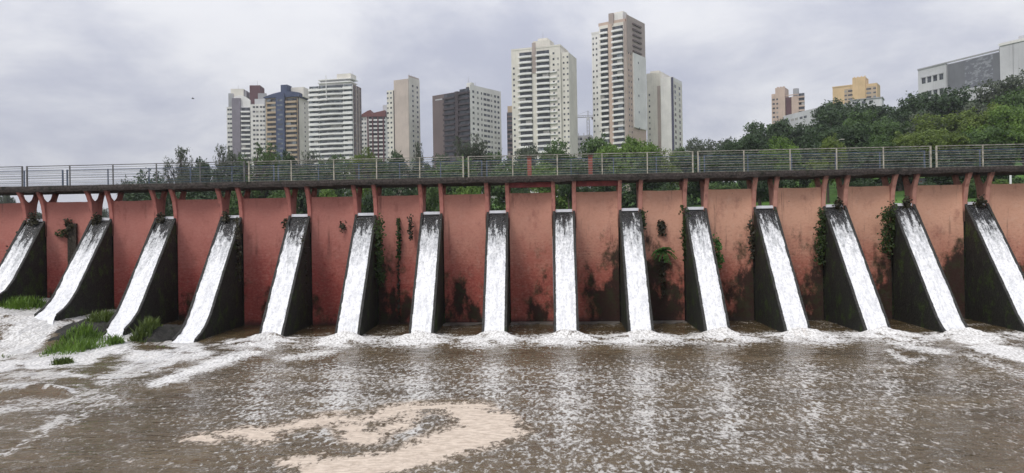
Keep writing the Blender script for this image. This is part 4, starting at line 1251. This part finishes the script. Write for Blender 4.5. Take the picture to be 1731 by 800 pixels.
T(962, 290, 42, 105, 'broad', F_DARK, 'dark park tree with bare trunk seen over the ninth cascade')
T(1010, 312, 60, 108, 'shrub', F_DARK, 'low dark hedge plant under the footbridge between ninth and tenth cascade')
T(1130, 308, 60, 96, 'shrub', F_DARK, 'dark hedge plant under the footbridge right of the tenth cascade')
T(1225, 306, 60, 100, 'shrub', F_MID, 'green hedge plant under the footbridge right of the eleventh cascade')
T(1285, 268, 60, 92, 'tall', F_DARK, 'dark park tree with thick trunk seen in the slot above the twelfth cascade')
T(1370, 306, 50, 100, 'shrub', F_LIGHT, 'bright hedge plant under the footbridge right of the twelfth cascade')
T(1465, 302, 56, 100, 'shrub', F_DARK, 'dark hedge plant under the footbridge right of the thirteenth cascade')
T(1560, 306, 50, 100, 'shrub', F_DARK, 'dark hedge plant under the footbridge behind the white car')
T(1640, 300, 44, 96, 'shrub', F_MID, 'green hedge plant seen in the slot above the last cascade')
T(1700, 302, 60, 96, 'shrub', F_LIGHT, 'light green hedge plant under the footbridge at the right edge')
# right hillside
T(1178, 236, 66, 230, 'broad', F_GREY, 'far grey green tree just right of the navy striped tower')
T(1215, 236, 60, 240, 'broad', F_GREY, 'far rounded tree in the dip of the skyline')
T(1160, 252, 60, 150, 'broad', F_MID, 'mid green tree behind the railing below the far grey green tree')
T(1225, 250, 76, 150, 'broad', F_DARK, 'dark tree behind the railing below the dip of the skyline')
T(1272, 212, 70, 190, 'broad', F_DARK, 'dark tree at the left end of the wooded hill')
T(1300, 207, 90, 200, 'broad', F_MID, 'green spreading tree directly below the pinkish tower')
T(1345, 206, 84, 190, 'broad', F_DARK, 'dark domed tree below the long pale low building')
T(1262, 232, 76, 140, 'broad', F_DARK, 'dark tree low on the left flank of the wooded hill')
T(1318, 236, 80, 120, 'broad', F_LIGHT, 'bright green tree just above the railing below the pinkish tower')
T(1398, 233, 62, 105, 'broad', F_YELL, 'small yellow green tree beside the street lamp')
T(1445, 171, 120, 215, 'broad', F_DARK, 'dark spreading tree directly below the ochre building')
T(1410, 188, 110, 175, 'broad', F_DARK, 'large dark domed tree left of centre on the wooded hill')
T(1468, 190, 90, 165, 'broad', F_MID, 'green tree below and right of the ochre building')
T(1425, 214, 100, 140, 'broad', F_DARK, 'dark tree standing behind the street lamp')
T(1518, 170, 96, 210, 'broad', F_DARK, 'dark tree on the ridge left of the big pale building')
T(1570, 160, 110, 200, 'broad', F_DARK, 'dark tree below the square windows of the big pale building')
T(1632, 150, 110, 195, 'broad', F_DARK, 'dark tree below the slate panel of the big pale building')
T(1690, 132, 110, 185, 'broad', F_GREY, 'large olive grey tree overlapping the big pale building')
T(1735, 138, 100, 150, 'broad', F_MID, 'tall green tree cut by the right edge of the hill')
T(1500, 206, 84, 150, 'broad', F_MID, 'mid green tree halfway down the wooded hill')
T(1545, 194, 90, 150, 'broad', F_GREY, 'greyish tree halfway down the wooded hill')
T(1600, 190, 120, 140, 'broad', F_YELL, 'large yellow green tree in the middle of the wooded hill')
T(1655, 184, 90, 135, 'broad', F_YELL, 'yellowish tree next to the large yellow green one on its right')
T(1705, 182, 100, 128, 'broad', F_LIGHT, 'bright green tree low on the right edge of the hill')
T(1490, 232, 80, 118, 'broad', F_MID, 'green tree just above the railing right of the street lamp')
T(1545, 226, 84, 116, 'broad', F_YELL, 'olive tree just above the railing left of the last railing joint')
T(1610, 220, 90, 112, 'broad', F_YELL, 'yellow green tree just above the last railing section')
T(1672, 218, 84, 112, 'broad', F_MID, 'mid green tree just above the railing near the right edge')
T(1735, 212, 80, 110, 'broad', F_LIGHT, 'bright tree just above the railing cut by the right edge')
T(1370, 240, 80, 128, 'shrub', F_DARK, 'dark bush behind the railing left of the street lamp')
T(1200, 262, 90, 118, 'shrub', F_DARK, 'dark bush behind the railing right of the third railing joint')
T(1285, 256, 90, 118, 'shrub', F_DARK, 'dark bush behind the railing below the bright green tree')
T(1440, 250, 90, 118, 'shrub', F_DARK, 'dark bush behind the railing right below the street lamp')
T(1520, 248, 90, 112, 'shrub', F_DARK, 'dark bush behind the railing below the olive tree')
T(1600, 246, 90, 108, 'shrub', F_DARK, 'dark bush behind the last railing joint')
T(1680, 244, 90, 108, 'shrub', F_DARK, 'dark bush behind the last railing section')

# far woods along the horizon, one mass
C = []; N = []
for k in range(520):
    a = rng.uniform(-.78, .78); D_ = rng.uniform(700, 1100)
    x_, y_ = CAM[0] + D_ * math.sin(a), CAM[1] + D_ * math.cos(a)
    z_ = float(H(x_, y_)); r_ = rng.uniform(4, 8)
    d_ = rng.normal(size=(26, 3)); d_ /= np.linalg.norm(d_, axis=1)[:, None]
    C.append(np.array([x_, y_, z_ + r_ * .6]) + d_ * r_ * np.array([1.4, 1.4, .7])); N.append(d_)
o = link('far_woods', leaf_mesh('far_woods', np.concatenate(C), np.concatenate(N), 3.5, F_GREY))
tag(o, 'distant low woods along the horizon', 'woods', None, 'stuff')

# ------------------------------------------------------------------ plants on the dam
P_IVY = foliage('ivy_leaves', (.010, .020, .005), (.045, .075, .014), .2, 2.5)
P_DRY = foliage('dry_brown_plant', (.012, .011, .007), (.05, .045, .02), .15, 3)
P_GRASS = foliage('tall_grass_blades', (.040, .080, .012), (.15, .255, .034), .3, 1.2)
P_OLIVE = foliage('olive_grass_blades', (.036, .058, .014), (.12, .165, .035), .3, 1.2)
P_FERN = foliage('fern_fronds', (.020, .060, .010), (.07, .19, .035), .3, 3)

def ivy(px, py, wpx, hpx, y, label, mat=None, n=380, name='ivy_clump', cat='plant', size=.13):
    q = at(px, py, 1, y); s_ = (q[1] + 37.7) / FPX
    w_, h_ = wpx * s_, hpx * s_
    k = 9 + int(hpx / 12)
    blobs = np.stack([rng.uniform(-.30, .30, k) * w_, rng.uniform(-.10, .12, k), np.linspace(-.45, .45, k) * h_], 1)
    pick = rng.integers(0, k, n)
    d_ = rng.normal(size=(n, 3)) * np.array([w_ * .20, .09, max(h_ / k * 1.1, .10)])
    C = blobs[pick] + d_
    N = rng.normal(size=(n, 3)) * .5 + np.array([0, -1, .4])
    o = link(name, leaf_mesh(name, C, N, size, mat or P_IVY, .7, .6), None, tuple(q))
    for j in range(2):
        pts = [(rng.uniform(-.2, .2) * w_, .06, h_ * (.5 - u)) for u in (0, .33, .66, 1)]
        MB().tube(pts, .012, 4).build('vine_stem', BARK, o)
    tag(o, label, cat, 'plants growing on the dam')
    return o
ivy(641, 425, 14, 110, -.9, 'dense ivy hanging on the right flank of the sixth chute', n=620)
ivy(513, 460, 12, 130, -1.2, 'sparse dark ivy on the right flank of the fifth chute', n=240, mat=P_DRY)
ivy(402, 420, 10, 110, -.9, 'thin ivy strip on the right flank of the fourth chute', n=180, mat=P_DRY)
ivy(1389, 400, 18, 86, -.35, 'ivy bush hanging on the left flank of the third chute from the right', n=560)
ivy(1502, 388, 24, 76, -.35, 'thick ivy bush high on the left flank of the second chute from the right', n=640)
ivy(1158, 395, 12, 90, -.35, 'ivy on the left flank of the eleventh chute', n=320)
ivy(1215, 428, 12, 50, -.5, 'small bright ivy on the right flank of the eleventh chute', n=220, mat=P_FERN)
ivy(1088, 372, 10, 30, -.25, 'small green plant at the top right of the tenth chute', n=140)
ivy(1271, 405, 10, 60, -.4, 'dark plant on the left flank of the fourth chute from the right', n=200, mat=P_DRY)
ivy(852, 420, 5, 70, -.5, 'thin creeper on the right edge of the middle chute', n=90, mat=P_DRY)
ivy(484, 382, 12, 18, -.3, 'small dark tuft at the top left of the fifth chute', n=110, mat=P_DRY)
ivy(693, 385, 9, 40, -.3, 'small dark plant at the top left of the seventh chute', n=120, mat=P_DRY)
ivy(52, 372, 18, 14, -.2, 'dark moss lump at the lip of the leftmost chute', n=220, mat=P_DRY, cat='moss')
ivy(163, 372, 14, 14, -.2, 'dark moss lump at the lip of the second chute from the left', n=200, mat=P_DRY, cat='moss')
ivy(271, 370, 12, 12, -.2, 'dark moss lump at the lip of the third chute from the left', n=170, mat=P_DRY, cat='moss')
ivy(382, 368, 12, 12, -.2, 'dark moss lump at the lip of the fourth chute from the left', n=170, mat=P_DRY, cat='moss')
ivy(1418, 346, 12, 10, -.2, 'dark moss lump at the lip of the third chute from the right', n=150, mat=P_DRY, cat='moss')
ivy(1534, 344, 12, 10, -.2, 'dark moss lump at the lip of the second chute from the right', n=150, mat=P_DRY, cat='moss')
ivy(1656, 342, 13, 11, -.2, 'dark moss lump at the lip of the rightmost chute', n=150, mat=P_DRY, cat='moss')
ivy(35, 398, 10, 20, -.25, 'small plant at the top left of the leftmost chute', n=100)
ivy(20, 430, 26, 16, .06, 'small spreading creeper on the wall left of the leftmost chute', n=120, mat=P_DRY)
ivy(117, 385, 16, 22, .1, 'dry brown plant hanging in the wall niche between the first two chutes', n=260, mat=P_DRY)
ivy(103, 395, 20, 8, .1, 'short sprig growing sideways from the wall niche', n=60)
ivy(674, 405, 7, 68, .12, 'narrow dark plant climbing the crack in the middle of the seventh wall panel', n=260)
ivy(674, 500, 4, 120, .16, 'thin dark root strand hanging down the crack of the seventh wall panel', n=130, mat=P_DRY)
ivy(1118, 385, 12, 20, .12, 'dark dried fern head on the wall above the green fern', n=220, mat=P_DRY)
ivy(1120, 470, 9, 60, .16, 'dark hanging roots below the green fern', n=150, mat=P_DRY)
ivy(580, 384, 12, 8, .14, 'tiny brown plant in a chip of the sixth wall panel', n=60, mat=P_DRY)

# wall niche between the first two chutes: dark olive blocks standing in for a broken hole
q0, q1 = at(118, 378, 1, .05), at(131, 462, 1, .05)
o = thing('wall_niche', 'dark upright board niche in the wall between the first two chutes', 'niche', (q0[0], .1, q1[2]))
P_NICHE = moss_concrete('dark_niche_fill', (.05, .04, .03), (.04, .05, .015), .3)
MB().box(0, .30, -.03, .14, 0, q0[2] - q1[2]).build('infill', P_NICHE, o)
MB().box(-.16, -.02, -.02, .14, .1, q0[2] - q1[2] - .3).build('infill', P_NICHE, o)

# fern
q = at(1121, 424, 1, .02)
m = MB(); C = []; N = []
for k in range(15):
    a = 2 * math.pi * k / 15 + random.uniform(-.2, .2); L = random.uniform(.42, .62)
    dirv = np.array([math.cos(a), -.55 - .25 * abs(math.sin(a)), .25 + .75 * math.sin(a)])
    pts = []
    for u in np.linspace(0, 1, 7):
        pts.append(np.array([dirv[0] * L * u, dirv[1] * L * u * .8, dirv[2] * L * u - .75 * L * u * u]))
    m.tube(pts, [.012] * 6 + [.004], 4)
    for u in np.linspace(.15, 1, 16):
        c_ = np.array([dirv[0] * L * u, dirv[1] * L * u * .8, dirv[2] * L * u - .75 * L * u * u])
        for s_ in (-1, 1):
            side_ = np.cross(dirv, (0, 0, 1)); side_ /= np.linalg.norm(side_) + 1e-6
            C.append(c_ + s_ * side_ * .05 * (1.2 - u)); N.append((0, -.5, .9))
o = link('fern', leaf_mesh('fern', np.array(C), np.array(N), .12, P_FERN, .45, .4), None, tuple(q))
m.build('frond_stem', P_FERN, o)
tag(o, 'green fern growing out of the stained wall panel right of the tenth chute', 'fern', 'plants growing on the dam')

def grass(px, py, zmid, rx, ry, hgt, n, label, mat, zbase=None):
    q = at(px, py, 2, zmid)
    b_ = MB(); vs = []; fs = []
    def bank_z(x, y):
        z = -.6
        for (mx, my, ax, ay, h) in BANK:
            r = math.hypot((x - mx) / ax, (y - my) / ay)
            z = max(z, -.6 + (h + .6) * (1 - float(sst(.25, 1.15, r))))
        return z
    V = []; F_ = []
    for k in range(n):
        a = random.random() * 6.283; r = math.sqrt(random.random()) * (1 + .25 * math.sin(3 * a + px))
        x, y = rx * r * math.cos(a), ry * r * math.sin(a)
        z0 = max(bank_z(q[0] + x, q[1] + y), zbase if zbase is not None else -.2) - .15 - q[2]
        hh = hgt * random.uniform(.55, 1.15) * (1 - .45 * r * r)
        la = random.random() * 6.283; le = hh * random.uniform(.15, .75)
        w_ = random.uniform(.016, .034)
        px_, py_ = -math.sin(la) * w_, math.cos(la) * w_
        dx, dy = math.cos(la) * le, math.sin(la) * le
        i = len(V)
        V += [(x - px_, y - py_, z0), (x + px_, y + py_, z0), (x + dx * .35 - px_ * .9, y + dy * .35 - py_ * .9, z0 + hh * .62), (x + dx * .35 + px_ * .9, y + dy * .35 + py_ * .9, z0 + hh * .62), (x + dx, y + dy, z0 + hh)]
        F_ += [(i, i + 1, i + 3, i + 2), (i + 2, i + 3, i + 4)]
    me = bpy.data.meshes.new('grass_clump'); me.from_pydata(V, [], F_); me.materials.append(mat)
    o = link('grass_clump', me, None, tuple(q))
    tag(o, label, 'grass', 'grass clumps at the foot of the dam')
grass(138, 566, .55, 1.15, 2.1, .8, 2100, 'big bright green grass clump between the second and third cascades', P_GRASS)
grass(176, 548, .6, .6, 1.0, .6, 500, 'darker grass patch behind the big bright green clump by the wall', P_OLIVE)
grass(243, 560, .45, .5, .9, .75, 520, 'tall olive grass clump right of the third cascade', P_OLIVE)
grass(275, 572, .35, .55, .6, .4, 380, 'short yellowish grass clump beside the foot of the fourth chute', P_GRASS)
grass(40, 534, .9, 1.5, 1.4, .7, 1700, 'green grass clump between the leftmost and second chutes', P_GRASS)
grass(82, 518, 1.1, .7, .8, .5, 420, 'dark grass patch by the wall beside the second chute', P_OLIVE)
grass(102, 611, .1, .42, .7, .35, 420, 'small olive grass island in the rapids below the big clump', P_OLIVE)
grass(86, 604, .1, .35, .5, .3, 220, 'tiny grass island left of the small olive one', P_OLIVE)
grass(2, 572, .7, .5, .8, .45, 380, 'grass clump cut by the left edge beside the rapids', P_OLIVE)

# ------------------------------------------------------------------ small things beyond the dam
q = at_depth(1415, 237, 112); g = float(H(q[0], q[1]))
M_LAMP = plain('pale_lamp_metal', (.6, .58, .5), .5, .1, 4)
o = thing('street_lamp', 'pale double armed street lamp standing behind the railing before the dark trees', 'street lamp', (q[0], q[1], g))
hh = q[2] - g
MB().tube([(0, 0, -.3), (0, 0, hh)], [.09, .055], 8).build('pole', M_LAMP, o)
for s_ in (-1, 1):
    MB().tube([(0, 0, hh - .1), (s_ * .55, 0, hh + .12), (s_ * .8, 0, hh + .1)], .035, 6).build('arm', M_LAMP, o)
    MB().add([(s_ * .6, -.12, hh + .16), (s_ * 1.05, -.1, hh + .12), (s_ * 1.05, .1, hh + .12), (s_ * .6, .12, hh + .16), (s_ * .62, -.1, hh + .04), (s_ * 1.02, -.08, hh + .05), (s_ * 1.02, .08, hh + .05), (s_ * .62, .1, hh + .04)],
             [(0, 1, 2, 3), (7, 6, 5, 4), (0, 4, 5, 1), (1, 5, 6, 2), (2, 6, 7, 3), (3, 7, 4, 0)]).build('lamp_head', M_LAMP, o)

M_CAR = plain('white_car_paint', (.75, .75, .74), .25, .03, 2, .5); M_CARD = plain('silver_car_paint', (.45, .46, .48), .3, .05, 2, .5)
M_TYRE = plain('tyre_rubber', (.02, .02, .02), .8, .2, 4); M_RED = plain('red_lens', (.3, .02, .02), .3, .1, 4); M_LENS = plain('clear_lens', (.7, .7, .68), .15, .05, 4)
def ground_at(px, py, d0=80, d1=260):
    for D in np.linspace(d0, d1, 400):
        a = at_depth(px, py, D)
        if a[2] <= float(H(a[0], a[1])): break
    return np.array([a[0], a[1], float(H(a[0], a[1]))])
def car(px, py, D, label, paint, rot):
    q = ground_at(px, py)
    o = thing('parked_car', label, 'car', tuple(q), rot, 'cars parked beyond the dam')
    prof = [(-2.1, .32), (2.1, .32), (2.12, .62), (1.95, .82), (1.15, .92), (.55, 1.36), (.2, 1.45), (-1.1, 1.45), (-1.55, 1.3), (-1.95, .95), (-2.12, .88)]
    body = MB().prism_y(prof, -.82, .82).build('body', paint, o)
    bv = body.modifiers.new('bevel', 'BEVEL'); bv.width = .09; bv.segments = 2
    for s_ in (-1, 1):
        MB().prism_y([(1.0, .94), (.5, 1.3), (.15, 1.37), (-.3, 1.38), (-.3, .94)], s_ * .815, s_ * .83).build('side_window', G_DARK, o)
        MB().prism_y([(-.38, .94), (-.38, 1.38), (-1.05, 1.37), (-1.45, 1.22), (-1.6, .94)], s_ * .815, s_ * .83).build('side_window', G_DARK, o)
        for x in (-1.3, 1.3):
            a_ = [(.32 * math.cos(t_), .32 * math.sin(t_)) for t_ in np.linspace(0, 6.283, 18, endpoint=False)]
            w_ = MB().prism_y([(x + c_, .32 + d_) for c_, d_ in a_], s_ * .68, s_ * .86).build('wheel', M_TYRE, o)
            MB().prism_y([(x + c_ * .6, .32 + d_ * .6) for c_, d_ in a_], s_ * .861, s_ * .875).build('rim', M_LENS, w_)
        MB().box(2.04, 2.14, s_ * .68 - .14, s_ * .68 + .14, .6, .74).build('headlight', M_LENS, o)
        MB().box(-2.16, -2.06, s_ * .7 - .1, s_ * .7 + .1, .75, .92).build('tail_light', M_RED, o)
    MB().add([(1.16, -.72, .95), (1.16, .72, .95), (.57, .66, 1.37), (.57, -.66, 1.37), (1.13, -.72, .93), (1.13, .72, .93), (.54, .66, 1.35), (.54, -.66, 1.35)],
             [(0, 1, 2, 3), (7, 6, 5, 4), (0, 4, 5, 1), (1, 5, 6, 2), (2, 6, 7, 3), (3, 7, 4, 0)]).build('windscreen', G_DARK, o)
    return o
car(1479, 321, 92, 'white car mostly hidden behind the wall left of the second chute from the right', M_CAR, 2.6)
car(1572, 318, 92, 'silver white car parked below the footbridge above the second last wall panel', M_CARD, .3)
# white park post
for px, lab in ((1708, 'white post behind the footbridge near the right edge'),):
    q = at_depth(px, 292, 90); g = float(H(q[0], q[1]))
    o = thing('park_post', lab, 'post', (q[0], q[1], g))
    MB().tube([(0, 0, -.2), (0, 0, max(2, q[2] - g))], [.12, .12], 8).build('shaft', M_CAR, o)
    MB().tube([(0, 0, max(2, q[2] - g)), (0, 0, max(2, q[2] - g) + .12)], [.17, .10], 8).build('cap', M_CAR, o)

# bird
q = at_depth(326, 167, 120)
M_BIRD = plain('dark_feathers', (.03, .03, .035), .8, .2, 5)
o = thing('bird', 'tiny dark bird gliding in the cloudy sky at the left', 'bird', tuple(q), .3)
MB().tube([(-.22, 0, 0), (-.1, 0, .02), (.05, 0, .02), (.16, 0, .03), (.22, 0, .02)], [.02, .055, .07, .045, .012], 8).build('body', M_BIRD, o, smooth=True)
for s_ in (-1, 1):
    MB().add([(.08, s_ * .05, .04), (.10, s_ * .3, .13), (.0, s_ * .62, .06), (-.06, s_ * .3, .11), (-.08, s_ * .05, .03), (.08, s_ * .05, .025), (.10, s_ * .3, .115), (.0, s_ * .62, .05), (-.06, s_ * .3, .095), (-.08, s_ * .05, .015)],
             [(0, 1, 3, 4), (1, 2, 3), (9, 8, 6, 5), (8, 7, 6), (0, 5, 6, 1), (1, 6, 7, 2), (2, 7, 8, 3), (3, 8, 9, 4), (4, 9, 5, 0)]).build('wing', M_BIRD, o)

# ------------------------------------------------------------------ the damp air
bpy.context.view_layer.update()
ztop = max((o.matrix_world @ Vector(c)).z for o in S.objects if o.type == 'MESH' for c in o.bound_box)
t = NT('haze_air')
v = t.node('ShaderNodeVolumePrincipled', {'Color': (.88, .90, .94), 'Density': .0002, 'Anisotropy': .2})
t.l.new(v, t.out.inputs[1])
hz = MB().box(-3700, 3700, -110, 3700, -3.4, ztop + 3).build('haze', t.m)
tag(hz, kind='stuff')
